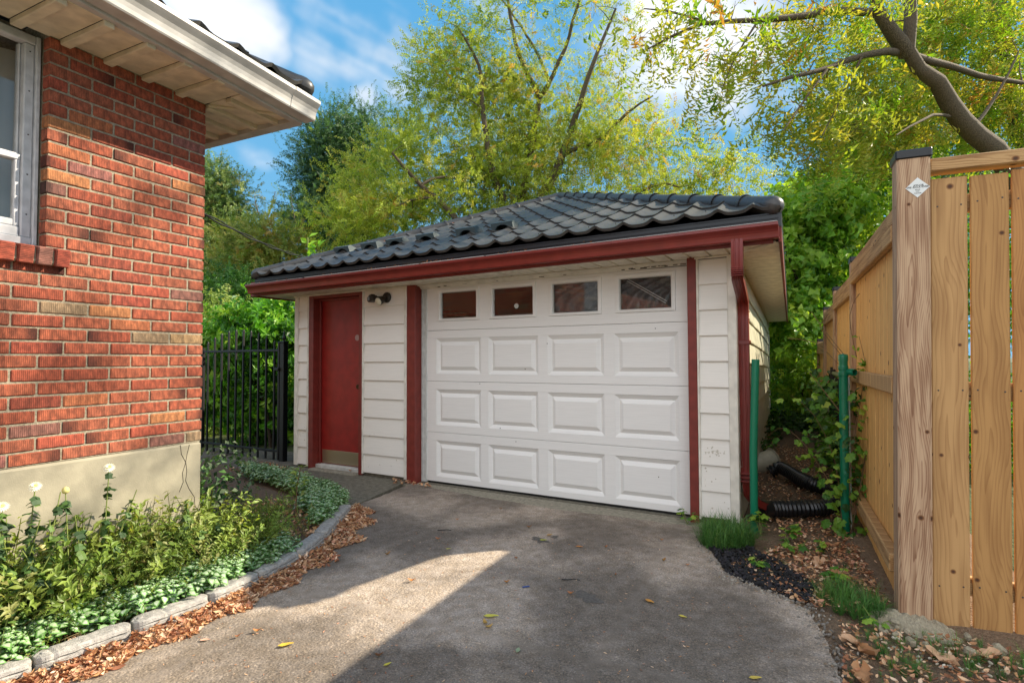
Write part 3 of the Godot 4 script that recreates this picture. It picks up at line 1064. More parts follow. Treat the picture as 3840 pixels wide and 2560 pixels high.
	kn.lathe([Vector2(0.030, 0), Vector2(0.030, 0.004), Vector2(0.018, 0.006), Vector2(0.017, 0.002), Vector2(0, 0.001)], 16, V(-1.012, 0.985, 0.002), Vector3.BACK)
	part(door, "lock_hole", kn.mesh(), M.brass)
	kn = MB.new()
	kn.lathe([Vector2(0.036, 0), Vector2(0.034, 0.002), Vector2(0, 0.0025)], 16, V(-1.03, 1.55, 0.002), Vector3.BACK)
	part(door, "sticker", kn.mesh(), mat("faded_sticker", "a88a86", 0.7))
	part(G, "threshold", B(V(-1.632, 0.004, -0.04), V(-0.892, 0.062, 0.075), 0.006), M.jamb_white)
	part(G, "door_step", B(V(-1.63, -0.02, 0.075), V(-0.89, 0.026, 0.19), 0.01), M.concrete)
	# the big red post, white jamb, head strip
	part(G, "door_post", B(V(-0.192, -0.01, -0.04), V(-0.076, 2.092, 0.121), 0.005), M.red_trim)
	part(G, "door_post", B(V(2.727, -0.03, -0.04), V(2.797, 2.11, 0.128), 0.004), M.red_trim)
	part(G, "jamb", B(V(-0.076, 0.005, -0.04), V(-0.012, 2.085, 0.012), 0.004), M.jamb_white)
	part(G, "jamb", B(V(-0.074, 0.005, 0.012), V(-0.045, 2.085, 0.02), 0.003), M.jamb_white)
	var head := MB.new()
	head.xf = tilt_roof
	head.extrude([Vector2(0.0, 2.052), Vector2(0.016, 2.044), Vector2(0.03, 2.05), Vector2(0.075, 2.092), Vector2(0.0, 2.098)], V(2.73, 0, 0), V(-0.076, 0, 0), V(0, 0, 1), V(0, 1, 0))
	part(G, "head_strip", head.mesh(), M.trim_white)
	for i in 26:
		var u := rf(-0.05, 2.7) if i < 10 else rf(2.2, 2.72)
		var gm := MB.new()
		gm.box(V(-rf(0.004, 0.03), -0.003, 0), V(rf(0.004, 0.03), 0.003, 0.006), 0.001)
		var o := part(G, "mildew", gm.mesh(), M.dirt)
		o.transform = Transform3D(Basis(V(1, 0, 0), 0.7), V(u, 2.058 + rf(-0.006, 0.012) + 0.0065 * u, 0.036))
	garage_door(G)
	garage_eaves(G)
	garage_roof(G)
	# floodlight with its sensor, on the wall by the door
	var lamp := thing("floodlight", "dark bronze security floodlight with motion sensor on the white siding", "lamp", GL(-0.474, 1.972, 0.113), GA)
	var b := MB.new()
	b.lathe([Vector2(0.058, 0.0), Vector2(0.058, 0.012), Vector2(0.05, 0.022), Vector2(0.03, 0.03), Vector2(0, 0.031)], 20, Vector3.ZERO, Vector3.BACK)
	part(lamp, "base", b.mesh(), M.bronze)
	b = MB.new()
	var ax := V(-0.12, -0.42, 0.9).normalized()
	b.lathe([Vector2(0.022, 0.0), Vector2(0.024, 0.03), Vector2(0.038, 0.045), Vector2(0.044, 0.085), Vector2(0.044, 0.11), Vector2(0.040, 0.11), Vector2(0.038, 0.09)], 18, V(0.0, -0.005, 0.02), ax)
	part(lamp, "socket", b.mesh(), M.bronze)
	b = MB.new()
	b.lathe([Vector2(0.040, 0.095), Vector2(0.041, 0.115), Vector2(0.034, 0.128), Vector2(0.012, 0.134), Vector2(0, 0.134)], 18, V(0.0, -0.005, 0.02), ax)
	part(lamp, "bulb", b.mesh(), M.bulb)
	part(lamp, "arm", T([V(-0.01, 0.0, 0.025), V(-0.06, 0.002, 0.05), V(-0.10, -0.004, 0.07)], [0.014, 0.012, 0.014], 10), M.bronze)
	b = MB.new()
	b.box(V(-0.085, -0.032, -0.05), V(0.02, 0.034, 0.04), 0.014)
	b.box(V(-0.060, 0.028, -0.02), V(0.01, 0.044, 0.03), 0.006)
	var sn := part(lamp, "sensor", b.mesh(), M.bronze)
	sn.transform = Transform3D(Basis(Vector3.UP, -0.35) * Basis(Vector3.BACK, 0.12), V(-0.12, -0.008, 0.085))
	part(sn, "lens", B(V(-0.055, -0.022, 0.038), V(-0.015, 0.018, 0.047), 0.006), M.lens)

func garage_door(G: Node3D) -> void:
	var D := part(G, "garage_door", B(V(-0.010, 0.0, -0.045), V(2.745, 0.02, -0.008), 0.004), M.black_rubber)
	var S := 0.5334
	var pc := [0.391, 1.036, 1.693, 2.345]
	for k in 4:
		var y0 := k * S + (0.021 if k == 0 else 0.0)
		var y1 := (k + 1) * S - 0.003
		var hw := 0.278
		var lo := k * S + (0.077 if k < 3 else 0.094)
		var hi := k * S + (0.447 if k < 3 else 0.432)
		if k == 3: hw = 0.262
		var m := MB.new()
		var cuts := [-0.012]
		for c in pc:
			cuts.append(c - hw)
			cuts.append(c + hw)
		cuts.append(2.745)
		m.box(V(-0.012, y0, -0.04), V(2.745, lo, 0.0), 0.003)
		m.box(V(-0.012, hi, -0.04), V(2.745, y1, 0.0), 0.003)
		for i in 5: m.face([V(cuts[i * 2], lo - 0.002, 0), V(cuts[i * 2 + 1], lo - 0.002, 0), V(cuts[i * 2 + 1], hi + 0.002, 0), V(cuts[i * 2], hi + 0.002, 0)])
		var sec := part(D, "door_section", m.mesh(), M.door_white)
		for c in pc:
			if k < 3:
				var p := MB.new()
				p.uvo = Vector2(rf(0, 2), rf(0, 2))
				var ring := []
				for r in [[0.0, 0.0], [0.004, -0.003], [0.008, -0.005], [0.036, -0.024], [0.038, -0.024], [0.074, -0.0015], [0.076, -0.001]]:
					var q := []
					for e in [[-1, 0], [1, 0], [1, 1], [-1, 1]]: q.append(V(c + e[0] * (hw - r[0]), (lo + r[0]) if e[1] == 0 else (hi - r[0]), r[1]))
					ring.append(q)
				for r in ring.size() - 1:
					for e in 4: p.face([ring[r][e], ring[r][(e + 1) % 4], ring[r + 1][(e + 1) % 4], ring[r + 1][e]])
				p.face(ring[-1])
				part(sec, "raised_panel", p.mesh(), M.door_white)
			else:
				var f := MB.new()
				var gx := 0.222
				var gy0 := k * S + 0.124
				var gy1 := k * S + 0.392
				var ring := []
				for r in [[hw, lo, hi, 0.0], [hw - 0.003, lo + 0.003, hi - 0.003, 0.010], [hw - 0.028, lo + 0.018, hi - 0.026, 0.013], [gx + 0.006, gy0 - 0.006, gy1 + 0.006, 0.010], [gx, gy0, gy1, -0.004], [gx, gy0, gy1, -0.03]]:
					ring.append([V(c - r[0], r[1], r[3]), V(c + r[0], r[1], r[3]), V(c + r[0], r[2], r[3]), V(c - r[0], r[2], r[3])])
				for r in ring.size() - 1:
					for e in 4: f.face([ring[r][e], ring[r][(e + 1) % 4], ring[r + 1][(e + 1) % 4], ring[r + 1][e]])
				part(sec, "window_frame", f.mesh(), M.door_white)
				part(sec, "window_pane", B(V(c - gx - 0.002, gy0 - 0.002, -0.022), V(c + gx + 0.002, gy1 + 0.002, -0.018), 0.0), M.glass)
				if c > 1.5:
					var rows := []
					for i in 15:
						var r := []
						for j in 22:
							var x: float = c - 0.25 + j * 0.5 / 21
							var y := gy0 - 0.02 + i * 0.31 / 14
							r.append(V(x, y, -0.075 + 0.014 * sin((x * 1.6 - y * 2.2) * 26.0 + 2.0 * sin(y * 21.0)) + rf(-0.006, 0.006)))
						rows.append(r)
					var sh := MB.new()
					sh.grid(rows)
					part(sec, "plastic_sheet", sh.mesh(), M.plastic_sheet)
				if c > 2.0:
					var tp := MB.new()
					tp.box(V(-0.20, -0.010, 0), V(0.20, -0.004, 0.002), 0.0)
					tp.box(V(-0.20, 0.008, 0), V(0.20, 0.014, 0.002), 0.0)
					var o := part(sec, "painted_reflection", tp.mesh(), M.painted_reflection)  # pale diagonal strips painted as the eaves reflected in the pane
					o.transform = Transform3D(Basis(Vector3.BACK, -0.56), V(c + 0.0, gy0 + 0.155, -0.05))
				if c > 0.9 and c < 1.2:
					var dot := MB.new()
					dot.lathe([Vector2(0.026, 0), Vector2(0.026, 0.0015), Vector2(0, 0.0016)], 8, V(c + 0.035, gy0 + 0.088, -0.0178), Vector3.BACK)
					part(sec, "sticker", dot.mesh(), M.sticker)
	for i in 60:
		var ms := MB.new()
		var big := i < 34
		var u: float = 2.92 + rng.randfn() * 0.035 if big else [rf(-0.8, -0.25), rf(2.84, 3.02), rf(-1.88, -1.75)][i % 3]
		var y: float = 0.56 + rng.randfn() * 0.018 if big else rf(0.08, 0.5)
		var face := 0.113 - 0.014 * fposmod(y - 0.046, 0.2038) / 0.2038
		ms.lathe([Vector2(rf(0.003, 0.008), 0), Vector2(0.002, 0.0012), Vector2(0, 0.0012)], 6, V(u, y, face), Vector3.BACK)
		part(G, "mildew", ms.mesh(), M.grey_mildew)
	for i in 7:
		var sc := MB.new()
		sc.lathe([Vector2(0.005, 0), Vector2(0.004, 0.001), Vector2(0, 0.0012)], 6, V(rf(0.05, 2.6), [0.5, 1.55, 1.05, 1.2, 0.62, 1.44, 0.3][i], 0.0), Vector3.BACK)
		part(D, "speck", sc.mesh(), M.dirt)

func garage_eaves(G: Node3D) -> void:
	var ys := 2.083
	# front soffit: vented panels, one by one
	var u := -2.27
	while u < 3.08:
		var m := MB.new()
		m.xf = tilt_roof
		m.extrude([Vector2(0.0, ys), Vector2(0.004, ys), Vector2(0.006, ys + 0.013), Vector2(0.018, ys + 0.013), Vector2(0.024, ys), Vector2(0.150, ys), Vector2(0.156, ys + 0.011), Vector2(0.166, ys + 0.011), Vector2(0.174, ys), Vector2(0.304, ys), Vector2(0.304, ys + 0.015), Vector2(0.0, ys + 0.015)], V(u, 0, 0.05), V(u, 0, 0.465), V(1, 0, 0), V(0, 1, 0))
		part(G, "soffit_panel", m.mesh(), M.garage_soffit)
		u += 0.305
	var mould := MB.new()
	mould.xf = tilt_roof
	mould.box(V(-1.95, ys - 0.016, 0.112), V(-0.19, ys - 0.001, 0.134), 0.004)
	mould.box(V(-0.19, ys - 0.010, 0.050), V(2.73, ys - 0.001, 0.085), 0.003)
	mould.box(V(2.80, ys - 0.016, 0.112), V(3.10, ys - 0.001, 0.134), 0.004)
	part(G, "soffit_channel", mould.mesh(), M.trim_white)
	# right-hand soffit runs back along the side wall
	for i in 23:
		var m := MB.new()
		var t0 := -0.30 + i * 0.3
		for g in 4:
			var a := t0 + g * 0.075
			var p := []
			for q in [[a, 0.0, 0.0], [a + 0.066, 0.0, 0.0], [a + 0.0705, 0.0, 0.008], [a + 0.075, 0.0, 0.0]]:
				p.append([V(3.06, 2.10 + q[2], 0.10) + SD * q[0], V(3.405, 2.104 + q[2], 0.10) + SD * q[0]])
			for k in 3: m.face([p[k][0], p[k + 1][0], p[k + 1][1], p[k][1]])
		part(G, "soffit_panel", m.mesh(), M.garage_soffit)
	var mitre := T([V(3.09, 2.098, 0.12), V(3.40, 2.102, 0.45)], [0.009, 0.009], 6)
	part(G, "soffit_mitre", mitre, M.garage_soffit)
	# red fascia and gutter
	var f := MB.new()
	f.xf = tilt_roof
	f.box(V(-2.285, 2.068, 0.462), V(3.405, 2.24, 0.482), 0.003)
	part(G, "fascia", f.mesh(), M.red_trim)
	f = MB.new()
	var pr := []
	for e in [0.38, -7.0]:
		pr.append([V(3.404, 2.088, 0.10) + SD * -e, V(3.424, 2.088, 0.10) + SD * -e, V(3.424, 2.28, 0.10) + SD * -e, V(3.404, 2.28, 0.10) + SD * -e])
	for k in 4: f.face([pr[0][k], pr[0][(k + 1) % 4], pr[1][(k + 1) % 4], pr[1][k]])
	f.face([pr[0][3], pr[0][2], pr[0][1], pr[0][0]])
	part(G, "fascia", f.mesh(), M.red_trim)
	f = MB.new()
	f.box(V(-2.285, 2.05, -6.9), V(-2.265, 2.22, 0.46), 0.003)
	part(G, "fascia", f.mesh(), M.red_trim)
	f = MB.new()
	f.face([V(-2.285, 2.066, -6.9), V(-1.93, 2.066, -6.9), V(-1.93, 2.066, 0.1), V(-2.285, 2.066, 0.1)], V(0, -1, 0))
	part(G, "soffit_panel", f.mesh(), M.garage_soffit)
	var g := MB.new()
	g.xf = tilt_roof
	g.extrude(kstyle(0.115, 0.103), V(3.445, 2.089, 0.484), V(-2.225, 2.089, 0.484), V(0, 0, 1), V(0, 1, 0))
	var gu := part(G, "gutter", g.mesh(), M.red_gutter)
	g = MB.new()
	g.xf = tilt_roof
	for s in [[-2.22, -1.25, 0.0], [-1.2, 1.1, 0.002], [1.12, 3.44, 0.0]]: g.box(V(s[0], 2.1925, 0.578), V(s[1], 2.196 + s[2], 0.601), 0.001)
	part(gu, "gutter_lip", g.mesh(), M.zinc)
	# leaves and seeds caught in the gutter
	var ts := []
	var cs := []
	for c in [[-1.6, 8], [-0.9, 8], [-0.35, 14], [0.05, 26], [0.45, 22], [0.62, 14], [1.3, 16], [1.45, 9], [2.0, 6], [-1.95, 5]]:
		for i in c[1]:
			var b := Basis.from_euler(V(rf(-0.6, 0.6), rf(0, TAU), rf(-0.9, 0.9)))
			ts.append(Transform3D(b.scaled(Vector3.ONE * rf(0.25, 0.6)), V(c[0] + rf(-0.13, 0.13), 2.198 + rf(-0.004, 0.014) + c[0] * 0.0065, 0.565 + rf(-0.03, 0.02))))
			cs.append([lin("9a5a34"), lin("b0703f"), lin("6a4a2e"), lin("7b5a30")][rng.randi() % 4])
	scatter(gu, "debris", curled_leaf(0.07, 0.028, 0.8, 0.4), M.dry_leaf, ts, cs)
	var moss := MB.new()
	for i in 40: moss.tube([V(0.30 + rf(-0.1, 0.1), 2.195, 0.575 + rf(-0.02, 0.02)), V(0.30 + rf(-0.13, 0.13), 2.21 + rf(0, 0.012), 0.58 + rf(-0.03, 0.035))], [0.005, 0.002], 4)
	part(gu, "moss", moss.mesh(), M.dirt, "stuff")
	# downspout: out from the gutter, back to the wall, down to the drain pipe
	var path := [V(3.165, 2.13, 0.535), V(3.163, 1.92, 0.535), V(3.160, 1.87, 0.515), V(3.140, 1.75, 0.10), V(3.135, 1.70, 0.04), V(3.133, 1.62, 0.03), V(3.133, 1.0, 0.015), V(3.135, 0.34, 0.0), V(3.150, 0.24, -0.02), V(3.185, 0.16, -0.08), V(3.235, 0.115, -0.17), V(3.27, 0.10, -0.23)]
	var ds := MB.new()
	var rows := []
	var section := []
	for q in [[-0.039, -0.026], [-0.02, -0.028], [-0.017, -0.0245], [-0.011, -0.0245], [-0.008, -0.028], [0.008, -0.028], [0.011, -0.0245], [0.017, -0.0245], [0.02, -0.028], [0.039, -0.026], [0.039, 0.026], [-0.039, 0.026], [-0.039, -0.026]]: section.append(Vector2(q[0], -q[1]))
	for i in path.size():
		var d: Vector3 = (path[mini(i + 1, path.size() - 1)] - path[maxi(i - 1, 0)]).normalized()
		var x := V(1, 0, 0)
		if i > 8: x = V(0.8, 0, 0.6)
		x = (x - d * x.dot(d)).normalized()
		var y := x.cross(d) * -1.0
		if y.z < 0: y = -y
		var r := []
		for q in section: r.append(path[i] + x * q.x + y * q.y)
		rows.append(r)
	for j in section.size() - 1:
		var strip := [[], []]
		for i in path.size():
			strip[0].append(rows[i][j])
			strip[1].append(rows[i][j + 1])
		ds.grid(strip)
	var dn := part(G, "downspout", ds.mesh(), M.red_gutter)
	for c in [[1.66, 0.0], [1.60, 0.0], [0.40, 0.0], [0.37, 0.0], [0.34, 0.0]]:
		part(dn, "crimp", B(V(3.090, c[0] - 0.006, -0.025), V(3.176, c[0] + 0.006, 0.055), 0.004), M.red_gutter)
	for i in 5:
		var y := 1.93 - i * 0.014
		part(dn, "crimp", B(V(3.121, y - 0.003, 0.50), V(3.205, y + 0.003, 0.566), 0.002), M.red_gutter)
	part(dn, "strap", B(V(3.086, 1.40, -0.03), V(3.180, 1.435, 0.058), 0.004), M.red_gutter)

func garage_roof(G: Node3D) -> void:
	var E0 := V(0, 2.302, 0.505)
	var PK := V(0.47, 3.55, -2.42)
	var sl := V(0, 1.265, -2.92).length()
	var S := V(0, 1.265, -2.92).normalized()
	var N := V(0, 2.92, 1.265).normalized()
	var L := -2.20
	var Rr := 3.44
	var base := MB.new()
	base.xf = tilt_roof
	var back := PK + V(-0.1, -0.04, -1.9)
	var fl := V(L, 2.285, 0.50)
	var fr := V(Rr, 2.285, 0.50)
	var bl := V(L - 0.4, 2.15, -7.0)
	var br := V(Rr - 0.40, 2.13, -7.0)
	var dn := V(0, -0.02, 0)
	base.face([fl + dn, fr + dn, PK + dn])
	base.face([fr + dn, br + dn, back + dn, PK + dn])
	base.face([br + dn, bl + dn, back + dn])
	base.face([bl + dn, fl + dn, PK + dn, back + dn])
	base.face([fl - V(0, 0.05, 0), bl - V(0, 0.05, 0), br - V(0, 0.05, 0), fr - V(0, 0.05, 0)])
	var roof := part(G, "roof", base.mesh(), M.drip_dark)
	# drip edge above the gutter
	var d := MB.new()
	d.xf = tilt_roof
	d.extrude([Vector2(0.478, 2.19), Vector2(0.490, 2.19), Vector2(0.494, 2.275), Vector2(0.478, 2.282)], V(3.445, 0, 0), V(-2.19, 0, 0), V(0, 0, 1), V(0, 1, 0))
	part(roof, "drip_edge", d.mesh(), M.drip_dark)
	d = MB.new()
	var o := V(3.446, 2.20, 0.49)
	d.face([o, o + SD * 7.4, o + SD * 7.4 + V(0, 0.10, 0), o + V(0, 0.10, 0)])
	d.face([o + V(0, 0.10, 0), o + SD * 7.4 + V(0, 0.10, 0), o + SD * 7.4 + V(-0.1, 0.14, 0), o + V(-0.1, 0.14, 0)])
	d.face([o, o + V(0, 0.10, 0), o + V(-0.03, 0.10, 0), o + V(-0.03, 0, 0)])
	part(roof, "drip_edge", d.mesh(), M.drip_dark)
	# front slope, tile by tile, cut along the two hips
	var W := 0.2345
	var row_h := 0.353
	var whole := tile_mb(W, row_h + 0.02)
	var shared := whole.mesh()
	var bs := Basis(V(1, 0, 0), S, N)
	var lh := Vector2(0.47 - L, sl)
	var rh := Vector2(Rr - 0.47, sl)
	var tl := tilt_roof
	for row in 9:
		for c in range(-1, 26):
			var u0 := L + c * W + 0.09
			var s0 := row * row_h
			var left := L + 0.02 + (s0 + row_h) * lh.x / lh.y
			var left0 := L + 0.02 + s0 * lh.x / lh.y
			var right := Rr - 0.02 - (s0 + row_h) * rh.x / rh.y
			var right0 := Rr - 0.02 - s0 * rh.x / rh.y
			if u0 + W < left0 or u0 > right0: continue
			var t := tl * Transform3D(bs, V(u0, E0.y, E0.z) + S * s0 + N * 0.002)
			if u0 >= left and u0 + W <= right: place(roof, "roof_tile", shared, M.roof_metal, t)
			else:
				var m := MB.new()
				m.join(whole, Transform3D(Basis(), V(u0, s0, 0)))
				m.clip(V(lh.y, -lh.x, L * lh.y))
				m.clip(V(-rh.y, -rh.x, -Rr * rh.y))
				if m.ix.size() < 3: continue
				place(roof, "roof_tile", m.mesh(), M.roof_metal, tl * Transform3D(bs, V(0, E0.y, E0.z) + N * 0.002))
			if row == 0 and u0 > left and u0 + W < right:
				var nail := MB.new()
				nail.lathe([Vector2(0.006, 0.0), Vector2(0.004, 0.006), Vector2(0, 0.008)], 6, V(u0 + W * 0.55, 0.14, 0.02), V(0, 0, 1))
				place(roof, "nail", nail.mesh(), M.black_rubber, tl * Transform3D(bs, V(0, E0.y, E0.z)))
	# the two side slopes, seen only from elsewhere
	for side in 2:
		var j := MB.new()
		var sx := 1.0 if side == 0 else -1.0
		var e0 := fr if side == 0 else bl
		var e1 := br if side == 0 else fl
		var along := (e1 - e0).normalized()
		var up := (PK - fr if side == 0 else PK - fl)
		up = (up - along * up.dot(along)).normalized()
		var nn := along.cross(up).normalized()
		var sl2 := (PK - (fr if side == 0 else fl)).dot(up)
		var le := (e1 - e0).length()
		var p0 := (PK - e0).dot(along) if side == 0 else (back - e0).dot(along)
		var p1 := (back - e0).dot(along) if side == 0 else (PK - e0).dot(along)
		for row in 9:
			for c in 34: j.join(whole, Transform3D(Basis(), V(c * W - 0.1, row * row_h, 0)))
		j.clip(V(sl2, -p0, 0))
		j.clip(V(-sl2, -(le - p1), -le * sl2))
		j.clip(V(0, -1, -sl2 + 0.01))
		part(roof, "roof_tiles_behind", j.mesh(), M.roof_metal, "stuff").transform = tl * Transform3D(Basis(along, up, nn), e0)
	# hip caps
	for hp in [fl, fr]:
		var ax: Vector3 = PK - hp
		var n := int(round(ax.length() / 0.345))
		var l := ax.length() / n
		var cm := cap_mesh(l, 0.066)
		var blunt := cap_mesh(l, 0.068, true)
		for i in n:
			place(roof, "ridge_cap", blunt if i == 0 else cm, M.roof_cap, tl * Transform3D(basis_to(ax), hp + V(0, 0.030, 0) + ax * (float(i) / n) + ax.normalized() * (0.05 if i == 0 else 0.0)))
	var ra := back - PK
	for i in 6: place(roof, "ridge_cap", cap_mesh(ra.length() / 6, 0.066), M.roof_cap, tl * Transform3D(basis_to(ra), PK + V(0, 0.03, 0) + ra * (i / 6.0)))
	# snow guards
	var sg := MB.new()
	var out := []
	for i in 13: out.append(Vector2(0.11 * cos(PI * i / 12.0) * 0.80, 0.062 * sin(PI * i / 12.0)))
	var prof := [Vector2(0.125, 0.0), Vector2(0.125, 0.085), Vector2(-0.125, 0.085), Vector2(-0.125, 0.0)]
	for i in 13: prof.append(Vector2(out[12 - i].x, out[12 - i].y))
	sg.extrude(prof, V(0, 0.05, 0), V(0, 0, 0), V(1, 0, 0), V(0, 0, 1))
	sg.face([V(0.125, 0.05, 0), V(0.125, 0.16, 0.0), V(0.125, 0.05, 0.085)])
	sg.face([V(-0.125, 0.05, 0), V(-0.125, 0.05, 0.085), V(-0.125, 0.16, 0.0)])
	sg.face([V(0.125, 0.05, 0.085), V(0.125, 0.16, 0.0), V(-0.125, 0.16, 0.0), V(-0.125, 0.05, 0.085)])
	var guard := sg.mesh()
	for u in [-1.42, -0.97, -0.575, -0.133, 0.41, 0.857]:
		place(roof, "snow_guard", guard, M.guard_grey, tl * Transform3D(bs, V(u, E0.y, E0.z) + S * 0.72 + N * 0.012))
	for q in [[2.05, 1.98], [-0.9, 0.95], [-0.37, 1.68], [0.5, 0.76]]:
		place(roof, "fallen_leaf", curled_leaf(0.06, 0.03, 0.6, 0.5), mat("leaf_on_roof_%d" % int(q[0] * 10), "8a4a24", 0.8), tl * Transform3D(bs * Basis(V(1, 0, 0), PI / 2), V(q[0], E0.y, E0.z) + S * q[1] + N * 0.05))

# ---------------------------------------------------------------- fences, pipe, posts, cable

func fence() -> void:
	var F := thing("wooden_fence", "new brown board fence with black capped posts along the driveway", "fence")
	F.position.x = -0.010
	F.rotation.z = -0.018
	# corner post with its cap and the contractor's plate
	var post := part(F, "post", B(V(0.520, -0.06, -3.467), V(0.659, 2.302, -3.327), 0.010, V2(-0.520, 0.07)), M.post_wood)
	part(post, "cap", B(V(0.513, 2.292, -3.474), V(0.666, 2.338, -3.320), 0.006), M.black_cap)
	var pl := MB.new()
	pl.poly([V(0.0, -0.050, 0), V(0.050, 0, 0), V(0, 0.050, 0), V(-0.050, 0, 0)])
	pl.extrude([Vector2(0, -0.050), Vector2(0.050, 0), Vector2(0, 0.050), Vector2(-0.050, 0)], V(0, 0, -0.002), V(0, 0, 0), V(1, 0, 0), V(0, 1, 0), true, false)
	var plate := part(post, "sign_plate", pl.mesh(), M.plate)
	plate.position = V(0.6045, 2.143, -3.3245)
	var fb := SystemFont.new()
	fb.font_names = PackedStringArray(["Droid Serif"])
	fb.font_weight = 700
	var fs := SystemFont.new()
	fs.font_names = PackedStringArray(["Droid Sans"])
	for tx in [["AYLOR", 0.0155, 0.0085, 0.0125, fb], ["INS ALLA IONS", 0.0, 0.0, 0.0125, fb], ["Wood", 0.0, -0.0125, 0.008, fs], ["Iron", 0.0, -0.021, 0.008, fs], ["Chainlink", 0.0, -0.030, 0.008, fs]]:
		var tm := TextMesh.new()
		tm.text = tx[0]
		tm.font = tx[4]
		tm.font_size = 64
		tm.pixel_size = tx[3] / 64.0 * 0.95
		tm.depth = 0.0005
		var o := part(post, "lettering", tm, M.ink)
		o.position = V(0.6045 + tx[1] * 0.2, 2.143 + tx[2] + 0.002, -3.3240)
	# gate side: wide boards to the right of the post
	var top := MB.new()
	top.swap = true
	top.uvo = V2(0.3, 0.2)
	top.box(V(0.660, 2.222, -3.445), V(2.6, 2.288, -3.350), 0.006)
	part(F, "rail", top.mesh(), M.rail_wood)
	for y in [2.02, 1.10, 0.16]:
		var r := MB.new()
		r.swap = true
		r.uvo = V2(rf(0, 1), rf(0, 1))
		r.box(V(0.660, y, -3.44), V(2.6, y + 0.089, -3.402), 0.005)
		part(F, "rail", r.mesh(), M.rail_wood)
	var x := 0.668
	for i in 13:
		var wd := 0.147 + rf(-0.002, 0.002)
		var b := MB.new()
		b.uvo = V2(-x + 0.002, 0.21)
		b.box(V(x, -0.025 - 0.012 * i, -3.400), V(x + wd, 2.195 + rf(-0.006, 0.006), -3.380), 0.004)
		var o := part(F, "board", b.mesh(), M["board_%d" % (i % 3)])
		for y in [2.06, 1.145, 0.205]:
			for dx in [0.025, wd - 0.025]:
				var s := MB.new()
				s.lathe([Vector2(0.0045, 0), Vector2(0.003, 0.0008), Vector2(0, 0.0004)], 7, V(x + dx + rf(-0.004, 0.004), y + rf(-0.012, 0.012), -3.380), Vector3.BACK)
				part(o, "screw", s.mesh(), M.screw)
		x += wd + 0.0105 + rf(-0.002, 0.002)
	part(F, "post", B(V(2.6, -0.06, -3.467), V(2.74, 2.30, -3.327), 0.010, V2(0.1, 0.6)), M.post_wood)
	# the run along the alley, stepping down panel by panel
	var zs := [-3.467, -5.32, -7.22, -9.12, -11.0, -12.9]
	var tops := [2.085, 2.02, 1.95, 1.55, 1.15]
	for p in 5:
		var z0: float = zs[p]
		var z1: float = zs[p + 1]
		var t: float = tops[p]
		var sx := 0.012 * (-z0 - 3.4)
		var f := 0.20 if p == 0 else 0.1 - 0.1 * p
		if p > 0: z0 -= 0.14
		# cap rail, top rail, middle and bottom rails stand on the driveway side of the boards
		for r in [[t - 0.085, t, 0.522, 0.565, 0.006], [t - 0.178, t - 0.090, 0.512, 0.552, 0.005], [t - 0.97, t - 0.88, 0.512, 0.552, 0.005], [f, f + 0.092, 0.500, 0.555, 0.006]]:
			var b := MB.new()
			b.swap = true
			b.uvo = V2(rf(0, 1), rf(0, 1))
			for i in 1: b.box(V(r[2] + sx, r[0], z1), V(r[3] + sx, r[1], z0), r[4])
			if p == 0 and r[0] < 1.5 and r[0] > 0.5:
				b = MB.new()
				b.uvo = V2(rf(0, 1), rf(0, 1))
				b.box(V(r[2] + sx, r[0], -4.18), V(r[3] + sx, r[1], z0), r[4])
				b.box(V(r[2] + sx, r[0], z1), V(r[3] + sx, r[1], -4.185), r[4])
			part(F, "rail", b.mesh(), M.rail_wood)
		var z := z0 - 0.004
		while z > z1 + 0.02:
			var wd := minf(rf(0.136, 0.142), z - z1)
			var b := MB.new()
			b.uvo = V2(rf(0, 3), rf(0, 2))
			b.box(V(0.556 + sx + rf(0, 0.004), minf(f, 0.1) - 0.14, z - wd), V(0.574 + sx, t - 0.03, z), 0.004)
			part(F, "board", b.mesh(), M.side_board)
			z -= wd + 0.004
		if p > 0 or true:
			var zz: float = zs[p + 1]
			var nt: float = t + 0.05
			if p == 0: nt = 2.098
			var sx1 := 0.012 * (-zz - 3.4)
			var po := part(F, "post", B(V(0.500 + sx1, -0.3, zz - 0.14), V(0.60 + sx1, nt, zz), 0.008, V2(rf(0, 1), rf(0, 1))), M.post_wood)
			part(po, "cap", B(V(0.494 + sx1, nt - 0.008, zz - 0.147), V(0.606 + sx1, nt + 0.036, zz + 0.007), 0.005), M.black_cap)
	# broken concrete round the foot of the post
	var foot := thing("concrete_footing", "rough pale broken concrete footing spilling out under the corner fence post", "footing")
	var mb := MB.new()
	var rows := []
	for i in 13:
		var r := []
		for j in 22:
			var a := TAU * j / 21.0
			var q := i / 12.0
			var rad := q * (0.15 + 0.05 * sin(a * 2.0 + 0.5) + 0.05 * maxf(0.0, sin(a - 0.3)))
			r.append(V(0.555 + rad * 1.15 * cos(a), -0.03 + 0.075 * (1.0 - q * q) + rf(-0.011, 0.011) * (1.0 if q < 0.98 else 0.0), -3.345 + rad * sin(a) * 0.75))
		rows.append(r)
	rows.reverse()
	for r in rows:
		r[21] = r[0]
	mb.grid(rows)
	part(foot, "slump", mb.mesh(), M.rubble)
	for i in 16:
		var c := MB.new()
		var s := rf(0.008, 0.028)
		c.box(V(-s, -s * 0.6, -s * 0.8), V(s, s * 0.6, s * 0.8), s * 0.4)
		var o := part(foot, "chunk", c.mesh(), M.rubble)
		o.transform = Transform3D(Basis.from_euler(V(rf(0, 3), rf(0, 3), rf(0, 3))), V(rf(0.40, 0.86), 0.004 + s * 0.3, rf(-3.28, -3.06)))

func V2(a: float, b: float) -> Vector2: return Vector2(a, b)

